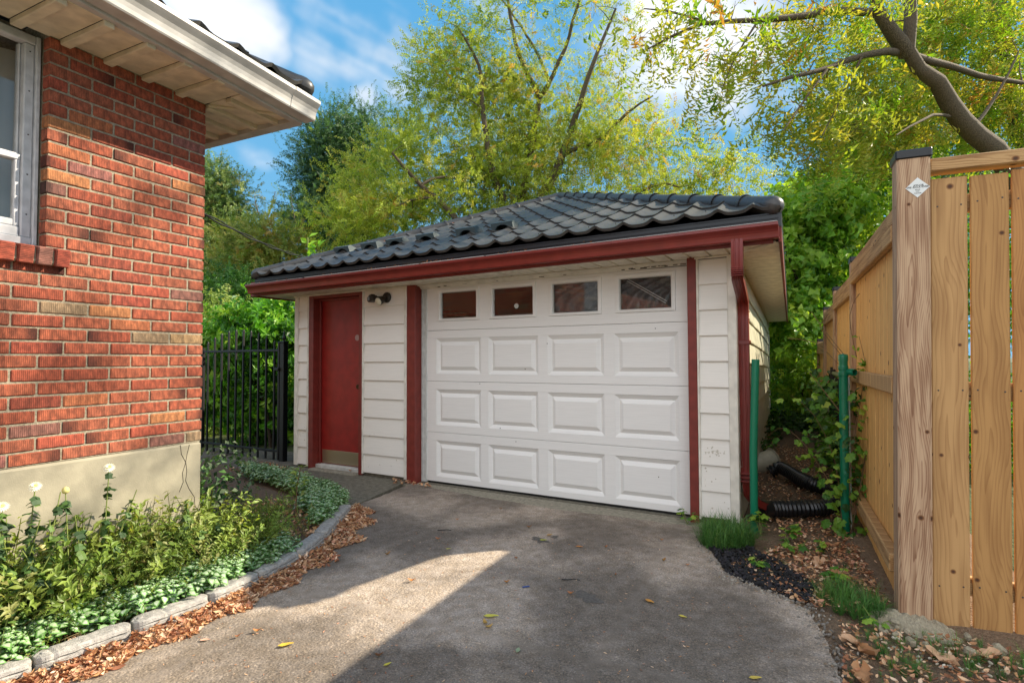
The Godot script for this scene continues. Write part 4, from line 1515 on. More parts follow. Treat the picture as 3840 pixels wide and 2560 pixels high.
func iron_gate() -> void:
	var g := thing("iron_gate", "black iron picket gate with arched top between brick house and garage", "gate", GL(0, 0, 0), GA)
	var px := []
	for i in 10: px.append(-2.484 - i * 0.1585)
	var hs := [1.545, 1.605, 1.655, 1.69, 1.71, 1.713, 1.70, 1.67, 1.62, 1.56]
	for i in 10:
		var p := MB.new()
		p.box(V(px[i] - 0.011, 0.03, -0.011), V(px[i] + 0.011, hs[i] - 0.02, 0.011), 0.001)
		p.lathe([Vector2(0.0125, hs[i] - 0.021), Vector2(0.009, hs[i] - 0.008), Vector2(0, hs[i] + 0.004)], 4)
		for k in range(p.v.size() - 15, p.v.size()): p.v[k] += V(px[i], 0, 0)
		part(g, "picket", p.mesh(), M.black_iron)
	part(g, "rail", B(V(-4.03, 1.405, -0.014), V(-2.39, 1.435, 0.014), 0.003), M.black_iron)
	part(g, "rail", B(V(-4.03, 0.125, -0.014), V(-2.39, 0.155, 0.014), 0.003), M.black_iron)
	part(g, "stile", B(V(-2.405, 0.03, -0.018), V(-2.372, 1.53, 0.018), 0.004), M.black_iron)
	part(g, "stile", B(V(-4.045, 0.03, -0.02), V(-4.0, 1.47, 0.02), 0.004), M.black_iron)
	part(g, "latch", B(V(-2.44, 1.16, 0.014), V(-2.36, 1.20, 0.045), 0.006), M.black_iron)
	var post := thing("gate_post", "square black iron gate post with pointed finial beside the garage", "post", GL(-2.325, 0, -0.02), GA)
	part(post, "shaft", B(V(-0.036, -0.05, -0.036), V(0.036, 1.515, 0.036), 0.004), M.black_iron)
	var f := MB.new()
	f.box(V(-0.043, 1.515, -0.043), V(0.043, 1.535, 0.043), 0.005)
	f.lathe([Vector2(0.018, 1.535), Vector2(0.012, 1.55), Vector2(0.026, 1.567), Vector2(0.028, 1.58), Vector2(0.012, 1.615), Vector2(0.006, 1.65), Vector2(0, 1.68)], 12)
	part(post, "finial", f.mesh(), M.black_iron)
	for y in [1.20, 0.75, 0.3]: part(post, "hinge", B(V(-0.052, y, -0.02), V(-0.034, y + 0.05, 0.03), 0.004), M.black_iron)

func alley() -> void:
	# green posts of an old wire gate
	var a := thing("green_post", "bare dark green metal post standing in grass by the downspout", "post", GL(3.195, 0, 0.11), GA, "green metal gate posts")
	part(a, "shaft", T([V(0, -0.1, 0), V(0.003, 0.6, 0), V(0.03, 1.285, 0.0)], [0.0285, 0.0285, 0.0285], 18), M.green_paint)
	var b := thing("green_post", "capped green metal post wrapped in vines beside the wooden fence", "post", GL(3.79, 0, -0.12), GA, "green metal gate posts")
	part(b, "shaft", T([V(0, -0.1, 0), V(0.012, 1.31, 0)], [0.030, 0.030], 18), M.green_paint)
	var c := MB.new()
	c.lathe([Vector2(0.033, 1.27), Vector2(0.034, 1.30), Vector2(0.030, 1.318), Vector2(0.0, 1.325)], 18, V(0.012, 0, 0))
	part(b, "cap", c.mesh(), M.green_paint)
	for y in [1.22, 1.175, 0.86, 0.44]:
		c = MB.new()
		c.lathe([Vector2(0.030, -0.018), Vector2(0.034, -0.015), Vector2(0.034, 0.015), Vector2(0.030, 0.018)], 18, V(0.011, y, 0))
		part(b, "band", c.mesh(), M.green_paint)
	c = MB.new()
	c.lathe([Vector2(0.024, 0.0), Vector2(0.026, 0.06), Vector2(0.024, 0.062), Vector2(0.020, 0.055), Vector2(0.018, 0.01), Vector2(0, 0.01)], 16, V(0.035, 1.19, 0.0), V(0.80, -0.05, 0.6).normalized())
	part(b, "rail_end", c.mesh(), M.green_paint)
	var wire := []
	var rs := []
	for i in 150:
		var y := 0.25 + i * 0.0065
		wire.append(V(0.012 + 0.034 * sin(y * 42.0) * 0.9 + 0.006, y, 0.034 + 0.004 * cos(y * 42.0)))
		rs.append(0.0016)
	part(b, "tie_wire", T(wire, rs, 4), M.green_paint)
	part(b, "rod", T([V(0.040, 0.0, 0.012), V(0.046, 1.15, 0.012)], [0.006, 0.006], 6), mat("grey_rod", "8a8f86", 0.5))
	# rolled wire fence that runs back from the vine post, and the black fence across the end
	var w := thing("chain_link_fence", "black chain link fence running back behind the vines beside the wooden fence", "fence", Vector3.ZERO)
	part(w, "rail", T([GL(3.79, 1.16, -0.15), GL(3.70, 1.12, -3.4)], [0.021, 0.021], 10), mat("mossy_pipe", "4c5a2c", 0.6))
	for z in [-1.7, -3.4]: part(w, "post", T([GL(3.75, -0.1, z), GL(3.74, 1.18, z)], [0.026, 0.026], 10), M.black_iron)
	part(w, "wire_mesh", link_mesh(GL(3.79, 0.05, -0.15), GL(3.70, 0.03, -3.4), 1.07), M.black_iron, "stuff")
	w = thing("chain_link_fence", "low black chain link fence across the far end of the alley", "fence")
	for q in [[2.45, -6.9], [3.25, -7.1], [4.1, -7.3]]: part(w, "post", T([GL(q[0], -0.1, q[1]), GL(q[0], 1.20, q[1])], [0.035, 0.035], 10), M.black_iron)
	part(w, "rail", T([GL(2.45, 1.02, -6.9), GL(4.1, 1.0, -7.3)], [0.02, 0.02], 8), M.black_iron)
	part(w, "wire_mesh", link_mesh(GL(2.45, 0.0, -6.9), GL(4.1, 0.0, -7.3), 1.0), M.black_iron, "stuff")
	# corrugated drain pipe lying in an S on the leaves
	var pipe := thing("drain_pipe", "black corrugated plastic drain pipe curling on the leaves from the downspout", "pipe")
	var ctl := [V(3.24, 0.085, -0.20), V(3.34, 0.075, -0.31), V(3.5, 0.072, -0.42), V(3.66, 0.07, -0.58), V(3.76, 0.07, -0.80), V(3.78, 0.07, -1.05), V(3.70, 0.075, -1.28), V(3.56, 0.08, -1.42), V(3.42, 0.09, -1.62), V(3.30, 0.11, -1.85), V(3.22, 0.12, -1.95), V(3.13, 0.06, -1.93)]
	var cv := Curve3D.new()
	for i in ctl.size():
		var p: Vector3 = GL(ctl[i].x, ctl[i].y, ctl[i].z)
		var tn := Vector3.ZERO
		if i > 0 and i < ctl.size() - 1: tn = (GL(ctl[i + 1].x, ctl[i + 1].y, ctl[i + 1].z) - GL(ctl[i - 1].x, ctl[i - 1].y, ctl[i - 1].z)) / 6.0
		cv.add_point(p, -tn, tn)
	var pts := []
	rs = []
	var len := cv.get_baked_length()
	var steps := int(len / 0.0085)
	for i in steps:
		pts.append(cv.sample_baked(len * i / (steps - 1), true))
		rs.append(0.055 + 0.013 * [0.0, 1.0, 1.0, 0.0][i % 4])
	part(pipe, "pipe", T(pts, rs, 20), M.black_pipe)
	c = MB.new()
	c.tube([GL(3.215, 0.092, -0.165), GL(3.262, 0.084, -0.225)], [0.070, 0.070], 20)
	part(pipe, "coupling", c.mesh(), M.black_pipe)
	# tipped white bucket
	var bu := thing("bucket", "tipped dirty white plastic bucket against the garage side wall", "bucket", GL(3.03, 0.10, -2.30), GA)
	bu.rotation = V(-0.12, GA + 0.5, -1.35)
	c = MB.new()
	c.lathe([Vector2(0.0, -0.12), Vector2(0.105, -0.12), Vector2(0.112, -0.11), Vector2(0.128, 0.10), Vector2(0.138, 0.10), Vector2(0.138, 0.115), Vector2(0.130, 0.115), Vector2(0.130, 0.13), Vector2(0.122, 0.13), Vector2(0.108, -0.105), Vector2(0, -0.105)], 24)
	part(bu, "body", c.mesh(), M.white_plastic)
	pts = []
	rs = []
	for i in 13:
		var an := PI * i / 12.0
		pts.append(V(0.145 * cos(an), 0.10 + 0.03 * sin(an), 0.145 * sin(an)))
		rs.append(0.005)
	part(bu, "handle", T(pts, rs, 6), M.white_plastic)
	# service cables from the house to the garage
	var ca := thing("service_cable", "two black overhead cables slung from the brick house to the garage roof", "cable")
	for k in 2:
		pts = []
		rs = []
		for i in 25:
			var t := i / 24.0
			var p := V(-4.444, 2.576, -3.042).lerp(V(-6.569, 2.870, -6.340), t) + V(0, -0.05 * sin(PI * t), 0)
			pts.append(p + V(0.006 * cos(t * 30.0 + k * PI), 0.008 * sin(t * 30.0 + k * PI) + 0.014 * k, 0))
			rs.append(0.008 if k == 0 else 0.006)
		part(ca, "wire", T(pts, rs, 6), M.cable)

func link_mesh(a: Vector3, b: Vector3, h: float) -> ArrayMesh:  # woven wire as crossing strands
	var m := MB.new()
	var l := a.distance_to(b)
	var d := (b - a) / l
	var step := 0.06
	for s in 2:
		var x := -h
		while x < l:
			var p0 := maxf(0.0, x)
			var p1 := minf(l, x + h)
			var y0 := p0 - x
			var y1 := p1 - x
			if s == 1:
				y0 = h - y0
				y1 = h - y1
			if p1 - p0 > 0.02: m.tube([a + d * p0 + V(0, y0, 0), a + d * p1 + V(0, y1, 0)], [0.0018, 0.0018], 3, false)
			x += step
	return m.mesh()

# ---------------------------------------------------------------- trees and shrubs

func add_leaf(m: MB, at: Vector3, dir: Vector3, up: Vector3, l: float, w: float, droop := 0.25, fold := 0.25) -> void:
	var d := dir.normalized()
	var s := d.cross(up).normalized()
	var n := s.cross(d).normalized()
	var mid := at + d * l * 0.45 - n * w * fold * 0.5
	var tip := at + d * l * 0.97 - n * l * droop
	var a := mid + s * w * 0.5 + n * w * fold
	var b := mid - s * w * 0.5 + n * w * fold
	m.face([at, mid, a])
	m.face([at, b, mid])
	m.face([mid, tip, a])
	m.face([mid, b, tip])

func lobed_leaf(m: MB, at: Vector3, dir: Vector3, up: Vector3, l: float, lobes := 5) -> void:  # a broad toothed leaf with points round its edge
	var d := dir.normalized()
	var s := d.cross(up).normalized()
	var n := s.cross(d).normalized()
	var c := at + d * l * 0.42 - n * l * 0.04
	var rim := [at]
	var k := lobes * 2
	for i in range(1, k):
		var a := lerpf(-2.75, 2.75, float(i) / k)
		var r := l * (0.58 if i % 2 == 1 else 0.42) * (1.0 - 0.22 * absf(a) / 2.75)
		rim.append(c + d * cos(a) * r - s * sin(a) * r * 0.92 - n * (r * r / l) * 0.45)
	for i in rim.size():
		m.face([c, rim[i], rim[(i + 1) % rim.size()]])

func curled_leaf(l: float, w: float, curl: float, cup: float) -> ArrayMesh:  # a dry leaf lying on its back
	var m := MB.new()
	var rows := []
	for i in 5:
		var t := i / 4.0
		var ww := w * sin(PI * clampf(t * 0.92 + 0.06, 0, 1)) * 0.5
		var a := (t - 0.5) * curl * 3.0
		var r := []
		for j in 3:
			var q := j - 1.0
			r.append(V((t - 0.5) * l * (1.0 - 0.25 * curl), 0.004 + (1.0 - cos(a)) * l * 0.35 + absf(q) * ww * cup + 0.002 * sin(i * 2.1 + j), q * ww * (1.0 - 0.3 * cup)))
		rows.append(r)
	m.grid(rows)
	return m.mesh()

func sprig(n: int, len: float, l: float, w: float, pairs: bool, droop: float, sd: int) -> ArrayMesh:  # a twig along y with its leaves
	var r := RandomNumberGenerator.new()
	r.seed = sd
	var m := MB.new()
	for i in n:
		var t := (i + 0.6) / n
		var p := V(r.randf_range(-0.01, 0.01), t * len, r.randf_range(-0.01, 0.01)) - V(0, 0, t * t * len * 0.2)
		var sides := [1.0, -1.0] if pairs else [1.0 if i % 2 == 0 else -1.0]
		for s in sides:
			var spin := r.randf_range(-0.7, 0.7)
			var d := V(s * 0.8, 0.45 - droop * 0.3, r.randf_range(-0.5, 0.5)).rotated(Vector3.UP, spin + r.randf_range(0, 1.2))
			var sc := r.randf_range(0.7, 1.1)
			add_leaf(m, p, d, V(r.randf_range(-0.6, 0.6), 0.6, r.randf_range(0.0, 0.9)), l * sc, w * sc, droop * r.randf_range(0.2, 1.0), r.randf_range(0.05, 0.4))
	return m.mesh()

func tree(called: String, label: String, category: String, limbs: Array, blobs: Array, leaf_mesh: Mesh, pal: Array, per: int, spread: float, bark: String, sd: int, group := "", twig := 0.012, leafmat := "leaf", hang := 0.0) -> Node3D:
	# limbs: [[points], [radii]]; blobs: [centre, radii, branch ends, leaf share]
	rng.seed = sd
	var foot: Vector3 = limbs[0][0][0]
	var o := thing(called, label, category, foot, 0.0, group)
	var m := MB.new()
	var nodes := PackedVector3Array()
	var nrad := PackedFloat32Array()
	for l in limbs:
		var cv := Curve3D.new()
		var p: Array = l[0]
		for i in p.size():
			var tn: Vector3 = Vector3.ZERO
			if i > 0 and i < p.size() - 1: tn = (p[i + 1] - p[i - 1]) / 6.0
			cv.add_point(p[i], -tn, tn)
		var len := cv.get_baked_length()
		var n := maxi(3, int(len / 0.35))
		var pts := []
		var rs := []
		for i in n + 1:
			var t := float(i) / n
			var q := cv.sample_baked(t * len)
			var f := t * (p.size() - 1)
			var r: float = lerpf(l[1][int(minf(f, p.size() - 2))], l[1][int(minf(f, p.size() - 2)) + 1], f - int(minf(f, p.size() - 2)))
			q += V(rf(-1, 1), rf(-1, 1), rf(-1, 1)) * minf(r, 0.06) * (0.35 if i > 0 else 0.0)
			pts.append(q - foot)
			rs.append(r)
			if i > n / 4 or l != limbs[0]:
				nodes.append(q)
				nrad.append(r)
		m.tube(pts, rs, 10 if l[1][0] > 0.06 else 6)
	# branch ends, nearest to the limbs first, each joined to the nearest wood
	var ends := []
	for b in blobs:
		for i in b[2]:
			var d := V(rng.randfn(), rng.randfn(), rng.randfn()).normalized() * pow(rf(0, 1), 0.42)
			var e: Vector3 = b[0] + d * b[1]
			var best := 1e9
			for q in nodes: best = minf(best, q.distance_squared_to(e))
			ends.append([best, e, b[3]])
	ends.sort_custom(func(a, b): return a[0] < b[0])
	var ts := []
	var cs := []
	for en in ends:
		var e: Vector3 = en[1]
		var best := 1e9
		var at := 0
		for i in nodes.size():
			var dd := nodes[i].distance_squared_to(e)
			if nodes[i].y > e.y: dd *= 1.0 + 0.8 * (1.0 - hang)
			if dd < best:
				best = dd
				at = i
		var a := nodes[at]
		var dist := a.distance_to(e)
		if dist < 0.12: continue
		var ctl := a.lerp(e, 0.5) + V(rf(-0.1, 0.1), rf(0.02, 0.22) - 0.1 * hang, rf(-0.1, 0.1)) * dist
		var r0 := clampf(nrad[at] * 0.55, twig * 0.35, twig * 0.5 + dist * 0.011)
		var n := clampi(int(dist / 0.35), 3, 10)
		var pts := []
		var rs := []
		for i in n + 1:
			var t := float(i) / n
			var q := a.lerp(ctl, t).lerp(ctl.lerp(e, t), t)
			pts.append(q - foot)
			rs.append(lerpf(r0, twig * 0.18, t))
			if i > 0 and i < n:
				nodes.append(q)
				nrad.append(rs[-1])
		m.tube(pts, rs, 4 if r0 < 0.02 else 6, false)
		var tone := rf(0, 1)
		var cnt := int(per * en[2] * rf(0.6, 1.4))
		for k in cnt:
			var t := clampf(1.0 - absf(rng.randfn()) * 0.45, 0.15, 1.0)
			var q := a.lerp(ctl, t).lerp(ctl.lerp(e, t), t)
			var off := V(rng.randfn(), rng.randfn() * 0.75, rng.randfn()) * spread
			off.y -= hang * absf(rng.randfn()) * spread * 1.3
			var dir := (off.normalized() + V(rf(-0.5, 0.5), rf(-0.2, 0.5) - hang * 1.4, rf(-0.5, 0.5)))
			ts.append(Transform3D(basis_to(dir, rf(0, TAU)).scaled_local(Vector3.ONE * rf(0.75, 1.2)), q + off - foot))
			var c: Color = pal[clampi(int((tone * 0.6 + rf(0, 0.4)) * pal.size()), 0, pal.size() - 1)]
			cs.append(c * rf(0.85, 1.15))
	part(o, "trunk", m.mesh(), M[bark])
	if ts.size(): scatter(o, "crown", leaf_mesh, M[leafmat], ts, cs)
	return o

func cols(a: Array) -> Array:
	var r := []
	for c in a: r.append(lin(c))
	return r

func trees() -> void:
	var small := sprig(15, 0.32, 0.08, 0.036, false, 0.5, 1)
	var fine := sprig(12, 0.42, 0.075, 0.032, true, 0.4, 2)
	var big := sprig(7, 0.40, 0.15, 0.11, false, 0.6, 3)
	var lance := sprig(11, 0.29, 0.105, 0.034, false, 0.8, 4)
	var mid := sprig(9, 0.34, 0.09, 0.048, false, 0.5, 5)
	var yellow := cols(["6c8a34", "88a23a", "9eb442", "b2c24a", "c0c854", "a4b644", "c6be58", "cca856"])
	var green := cols(["3a6a25", "47802c", "559034", "639a36", "74a438"])
	var deep := cols(["36583c", "426846", "50764a", "5f824c", "748f50"])
	var olive := cols(["6c8638", "7e943e", "929f48", "a2a250", "a88e48"])
	# the great tree behind the garage
	tree("shade_tree", "tall yellow green tree with forked grey limbs rising behind the garage roof", "tree", [
		[[V(-5.957, 0.353, -14.929), V(-6.148, 3.600, -14.722), V(-6.134, 5.722, -14.654), V(-5.701, 6.595, -14.830), V(-5.382, 7.467, -14.952), V(-4.980, 8.164, -14.676), V(-4.455, 9.290, -14.443), V(-3.788, 10.704, -14.490)], [0.27, 0.22, 0.2, 0.16, 0.12, 0.09, 0.06, 0.03]],
		[[V(-6.568, 2.910, -15.212), V(-6.831, 5.891, -14.980), V(-6.652, 6.797, -15.033), V(-6.272, 8.649, -14.927), V(-6.265, 9.097, -14.915), V(-6.545, 9.907, -14.309), V(-6.699, 10.972, -13.975), V(-6.724, 12.067, -13.702)], [0.17, 0.15, 0.13, 0.10, 0.09, 0.07, 0.05, 0.03]],
		[[V(-6.209, 8.968, -14.946), V(-5.838, 9.442, -14.885), V(-5.379, 10.214, -14.855), V(-4.870, 11.328, -14.616), V(-4.573, 12.160, -14.506)], [0.07, 0.06, 0.05, 0.04, 0.02]],
		[[V(-6.231, 9.058, -14.933), V(-6.092, 9.613, -15.423), V(-6.704, 11.041, -15.301), V(-7.666, 12.636, -15.006)], [0.05, 0.05, 0.04, 0.02]],
		[[V(-7.010, 5.851, -14.230), V(-7.151, 6.530, -13.695), V(-7.156, 7.879, -13.201), V(-7.095, 8.905, -12.972), V(-7.198, 9.439, -12.682), V(-7.448, 10.014, -12.320)], [0.10, 0.09, 0.07, 0.06, 0.04, 0.02]],
		[[V(-7.235, 4.545, -12.616), V(-7.871, 5.425, -12.059), V(-8.214, 5.791, -11.660), V(-8.310, 6.001, -11.385), V(-8.552, 6.420, -11.032)], [0.08, 0.07, 0.06, 0.05, 0.03]],
		[[V(-7.871, 5.414, -12.059), V(-8.221, 5.403, -11.671), V(-8.502, 5.183, -11.322)], [0.05, 0.04, 0.02]],
		[[V(-8.165, 5.735, -11.686), V(-7.820, 6.020, -12.062), V(-7.467, 6.027, -12.453)], [0.045, 0.04, 0.02]],
		[[V(-3.830, 5.320, -14.661), V(-3.206, 5.666, -14.504), V(-2.614, 5.765, -14.340), V(-2.185, 5.591, -14.329)], [0.05, 0.045, 0.035, 0.02]],
		[[V(-5.409, 7.217, -14.948), V(-4.388, 7.431, -14.985), V(-3.621, 7.982, -14.888), V(-2.931, 8.359, -14.983)], [0.07, 0.05, 0.04, 0.02]],
		], [
		[V(-7.711, 7.708, -14.494), V(2.9, 2.3, 1.5), 120, 1.0], [V(-9.017, 6.171, -12.594), V(2.3, 1.9, 1.5), 90, 1.0], [V(-8.195, 9.376, -13.316), V(1.9, 1.7, 1.4), 62, 0.95], [V(-6.693, 5.760, -15.050), V(2.6, 1.2, 1.4), 60, 1.0],
		[V(-5.426, 10.199, -15.055), V(2.9, 2.1, 1.7), 75, 0.42], [V(-5.201, 7.774, -15.914), V(2.5, 1.8, 1.4), 85, 0.85], [V(-3.258, 6.746, -15.328), V(1.9, 1.5, 1.4), 64, 0.62], [V(-6.108, 12.340, -14.431), V(3, 1.4, 2), 40, 0.4], [V(-10.062, 5.348, -11.679), V(1.5, 1.2, 1.2), 34, 1.0], [V(-2.319, 5.317, -15.162), V(1.5, 0.6, 1.2), 26, 0.7], [V(-0.865, 5.748, -14.401), V(1.0, 0.8, 0.8), 26, 0.5]],
		small, yellow, 26, 0.28, "bark", 101)
	tree("dark_tree", "dense dark blue green tree standing left behind the yellow green tree", "tree", [
		[[V(-14.651, 0.090, -16.325), V(-14.787, 5.007, -16.086), V(-14.957, 7.957, -15.899), V(-14.491, 9.919, -15.609)], [0.25, 0.2, 0.14, 0.05]], [[V(-14.898, 7.137, -15.957), V(-15.392, 8.155, -15.241)], [0.09, 0.04]]],
		[[V(-14.931, 9.432, -15.859), V(1.15, 1.2, 1.3), 38, 1.0], [V(-15.327, 7.959, -15.722), V(1.2, 1.2, 1.3), 44, 1.0], [V(-14.317, 9.249, -16.603), V(1.6, 1.8, 1.4), 44, 1.0], [V(-15.205, 6.386, -15.393), V(1.2, 1.1, 1.3), 44, 1.0], [V(-14.099, 6.314, -16.368), V(1.9, 1.2, 1.4), 44, 1.0]],
		fine, deep, 40, 0.40, "dark_bark", 102)
	tree("corner_tree", "grey green round topped tree just past the corner of the brick house", "tree", [
		[[V(-17.203, 0.222, -12.882), V(-17.202, 4.077, -12.745), V(-17.228, 6.449, -12.649)], [0.2, 0.15, 0.06]]],
		[[V(-17.265, 6.598, -12.625), V(1.0, 1.25, 1.1), 42, 1.0], [V(-17.117, 5.114, -12.749), V(1.35, 1.2, 1.3), 55, 1.0], [V(-17.911, 7.770, -12.718), V(0.8, 0.6, 0.8), 14, 0.5], [V(-16.714, 3.727, -12.547), V(1.5, 1.1, 1.3), 48, 1.0]],
		fine, cols(["557548", "64844e", "769456", "8c9e5c", "9e9c60"]), 40, 0.36, "dark_bark", 103)
	tree("thin_tree", "thin olive tree with dark stem between the corner tree and garage roof", "tree", [
		[[V(-13.079, 1.633, -11.477), V(-13.112, 3.631, -11.390), V(-13.342, 4.631, -11.245), V(-13.264, 5.255, -11.260)], [0.11, 0.09, 0.05, 0.03]], [[V(-13.108, 3.818, -11.385), V(-13.521, 4.070, -11.179), V(-13.629, 4.123, -10.904)], [0.04, 0.03, 0.015]], [[V(-13.134, 3.631, -11.380), V(-12.783, 4.379, -11.521)], [0.04, 0.02]]],
		[[V(-13.229, 4.631, -11.299), V(0.9, 0.55, 0.9), 34, 0.55], [V(-13.799, 4.259, -11.039), V(0.8, 0.7, 0.8), 30, 0.6], [V(-12.668, 4.503, -11.572), V(0.7, 0.6, 0.8), 26, 0.5], [V(-13.028, 3.452, -10.993), V(1.2, 0.6, 0.9), 34, 0.6]],
		fine, olive, 26, 0.30, "dark_bark", 104)
	tree("bare_tree", "leafless grey twiggy tree top showing against blue sky", "tree", [
		[[V(-14.029, 2.982, -12.084), V(-14.080, 4.839, -11.993), V(-14.021, 5.502, -11.998), V(-13.868, 6.032, -12.052), V(-13.765, 6.430, -12.088)], [0.05, 0.04, 0.03, 0.02, 0.01]], [[V(-14.021, 5.476, -11.999), V(-14.255, 5.769, -11.876), V(-14.342, 6.300, -11.816)], [0.022, 0.015, 0.008]], [[V(-13.098, 4.835, -12.463), V(-13.295, 5.897, -12.331), V(-13.335, 6.362, -12.296)], [0.02, 0.012, 0.006]]],
		[[V(-14.096, 5.967, -11.945), V(0.5, 0.5, 0.4), 34, 0.0], [V(-13.257, 6.030, -12.345), V(0.3, 0.4, 0.3), 16, 0.0]], small, olive, 0, 0.1, "bark", 105, "", 0.008)
	# big leaning tree beyond the fence on the right
	tree("leaning_tree", "large tree leaning left above the fence with hanging narrow leaves", "tree", [
		[[V(4.586, 1.568, -12.055), V(3.732, 3.172, -11.257), V(3.101, 4.217, -10.585), V(2.723, 4.490, -10.283), V(2.319, 4.788, -9.858), V(2.049, 5.122, -9.495), V(1.660, 5.381, -9.078), V(1.641, 5.513, -9.009), V(1.657, 5.807, -8.951), V(1.670, 6.555, -8.819)], [0.27, 0.22, 0.185, 0.172, 0.152, 0.14, 0.125, 0.092, 0.078, 0.065]],
		[[V(1.651, 5.452, -9.071), V(1.556, 5.547, -9.022), V(1.373, 5.644, -8.709), V(1.276, 5.791, -8.547), V(1.179, 6.134, -8.377)], [0.11, 0.095, 0.085, 0.07, 0.05]],
		[[V(1.554, 5.453, -9.025), V(1.326, 5.355, -8.697), V(0.939, 5.169, -8.297), V(0.555, 4.910, -7.901), V(0.159, 4.702, -7.497), V(-0.114, 4.559, -7.260)], [0.05, 0.045, 0.04, 0.033, 0.025, 0.015]],
		[[V(1.153, 5.814, -8.487), V(0.681, 5.714, -8.043), V(0.175, 5.495, -7.587), V(-0.293, 5.404, -7.256), V(-0.792, 5.364, -7.018), V(-1.372, 5.070, -6.752)], [0.05, 0.045, 0.04, 0.03, 0.022, 0.010]],
		[[V(-0.643, 5.363, -7.089), V(-1.024, 5.503, -6.902), V(-1.427, 5.621, -6.816)], [0.02, 0.014, 0.007]],
		[[V(1.736, 5.404, -9.113), V(2.258, 5.441, -9.695), V(2.734, 5.443, -10.255), V(3.470, 5.509, -11.048)], [0.05, 0.045, 0.04, 0.03]],
		[[V(2.296, 4.745, -9.848), V(1.989, 4.608, -9.263), V(1.703, 4.376, -8.802), V(1.384, 4.086, -8.326)], [0.025, 0.02, 0.016, 0.008]],
		[[V(2.572, 4.584, -10.097), V(2.996, 5.182, -10.500), V(3.339, 5.883, -10.750)], [0.03, 0.02, 0.012]],
		[[V(0.610, 4.920, -7.926), V(0.297, 4.383, -7.574), V(0.097, 3.984, -7.271)], [0.018, 0.012, 0.006]],
		[[V(1.036, 5.179, -8.343), V(0.772, 4.619, -8.237), V(0.554, 4.130, -8.039)], [0.018, 0.012, 0.006]],
		[[V(-0.164, 5.393, -7.318), V(-0.405, 4.916, -7.109), V(-0.544, 4.502, -6.946)], [0.015, 0.010, 0.005]],
		], [
		[V(-0.751, 5.348, -7.149), V(1.05, 0.40, 0.6), 34, 0.42], [V(-1.353, 5.464, -6.968), V(0.5, 0.40, 0.6), 13, 0.32], [V(0.072, 5.184, -7.882), V(0.8, 0.6, 0.5), 36, 0.45], [V(-0.478, 4.750, -7.412), V(0.5, 0.5, 0.5), 16, 0.30], [V(0.557, 4.593, -8.800), V(0.8, 0.65, 0.5), 44, 0.65],
		[V(0.398, 5.926, -8.233), V(0.9, 0.35, 0.5), 26, 0.5], [V(1.224, 5.197, -9.985), V(0.95, 0.8, 0.5), 50, 0.75], [V(1.228, 6.213, -9.840), V(1.0, 0.7, 0.5), 36, 0.55], [V(2.869, 6.543, -11.833), V(1.4, 1.0, 0.5), 56, 0.7], [V(3.740, 5.655, -12.503), V(1.0, 0.9, 0.5), 40, 0.75], [V(2.309, 7.044, -11.104), V(1.2, 0.6, 0.5), 32, 0.6], [V(3.417, 7.091, -11.854), V(1.1, 0.8, 0.5), 30, 0.65], [V(1.700, 4.725, -10.230), V(0.8, 0.5, 0.5), 30, 0.8], [V(3.3, 8.3, -7.6), V(1.5, 0.7, 1.5), 20, 0.36], [V(4.6, 8.2, -8.6), V(1.4, 1.0, 1.4), 14, 0.3]],  # last two clumps are out of view, placed to dapple the brick wall
		lance, cols(["6f9624", "7da52a", "a0b440", "b0b84a", "bcb44e", "9ea642", "c49450"]), 9, 0.15, "bark", 106, "", 0.010, "leaf", 0.7)
	tree("upright_tree", "grey tree stem at the right edge behind the leaning tree", "tree", [
		[[V(4.682, 2.276, -13.850), V(4.429, 4.735, -13.642), V(4.145, 5.515, -13.367), V(3.958, 6.601, -13.128), V(3.777, 7.425, -12.901), V(3.720, 8.301, -12.843)], [0.24, 0.2, 0.17, 0.15, 0.13, 0.1]], [[V(3.879, 7.083, -13.074), V(3.332, 6.631, -12.717), V(2.969, 6.394, -12.551)], [0.05, 0.04, 0.02]]],
		[[V(3.656, 6.191, -13.775), V(1.6, 1.4, 1.0), 60, 1.0], [V(2.615, 6.868, -13.807), V(1.6, 1.5, 1.0), 50, 0.9], [V(3.303, 8.167, -13.536), V(1.8, 1.0, 1.0), 50, 0.9]],
		mid, cols(["6a9430", "7ca632", "98b83c", "b0c046"]), 22, 0.3, "bark", 107)
	tree("dark_tree", "dark blue green tree far behind the fence post", "tree", [
		[[V(3.095, 0.010, -24.817), V(3.034, 4.927, -24.613), V(3.085, 7.876, -24.533)], [0.3, 0.22, 0.12]]],
		[[V(2.667, 9.353, -24.280), V(2.0, 1.5, 1.5), 70, 0.9], [V(4.430, 8.690, -25.147), V(2.1, 1.4, 1.5), 60, 0.9], [V(6.188, 7.698, -26.023), V(2.0, 1.4, 1.5), 50, 0.9], [V(1.743, 7.227, -23.914), V(1.6, 1.4, 1.5), 40, 0.8]],
		fine, deep, 34, 0.42, "dark_bark", 108)
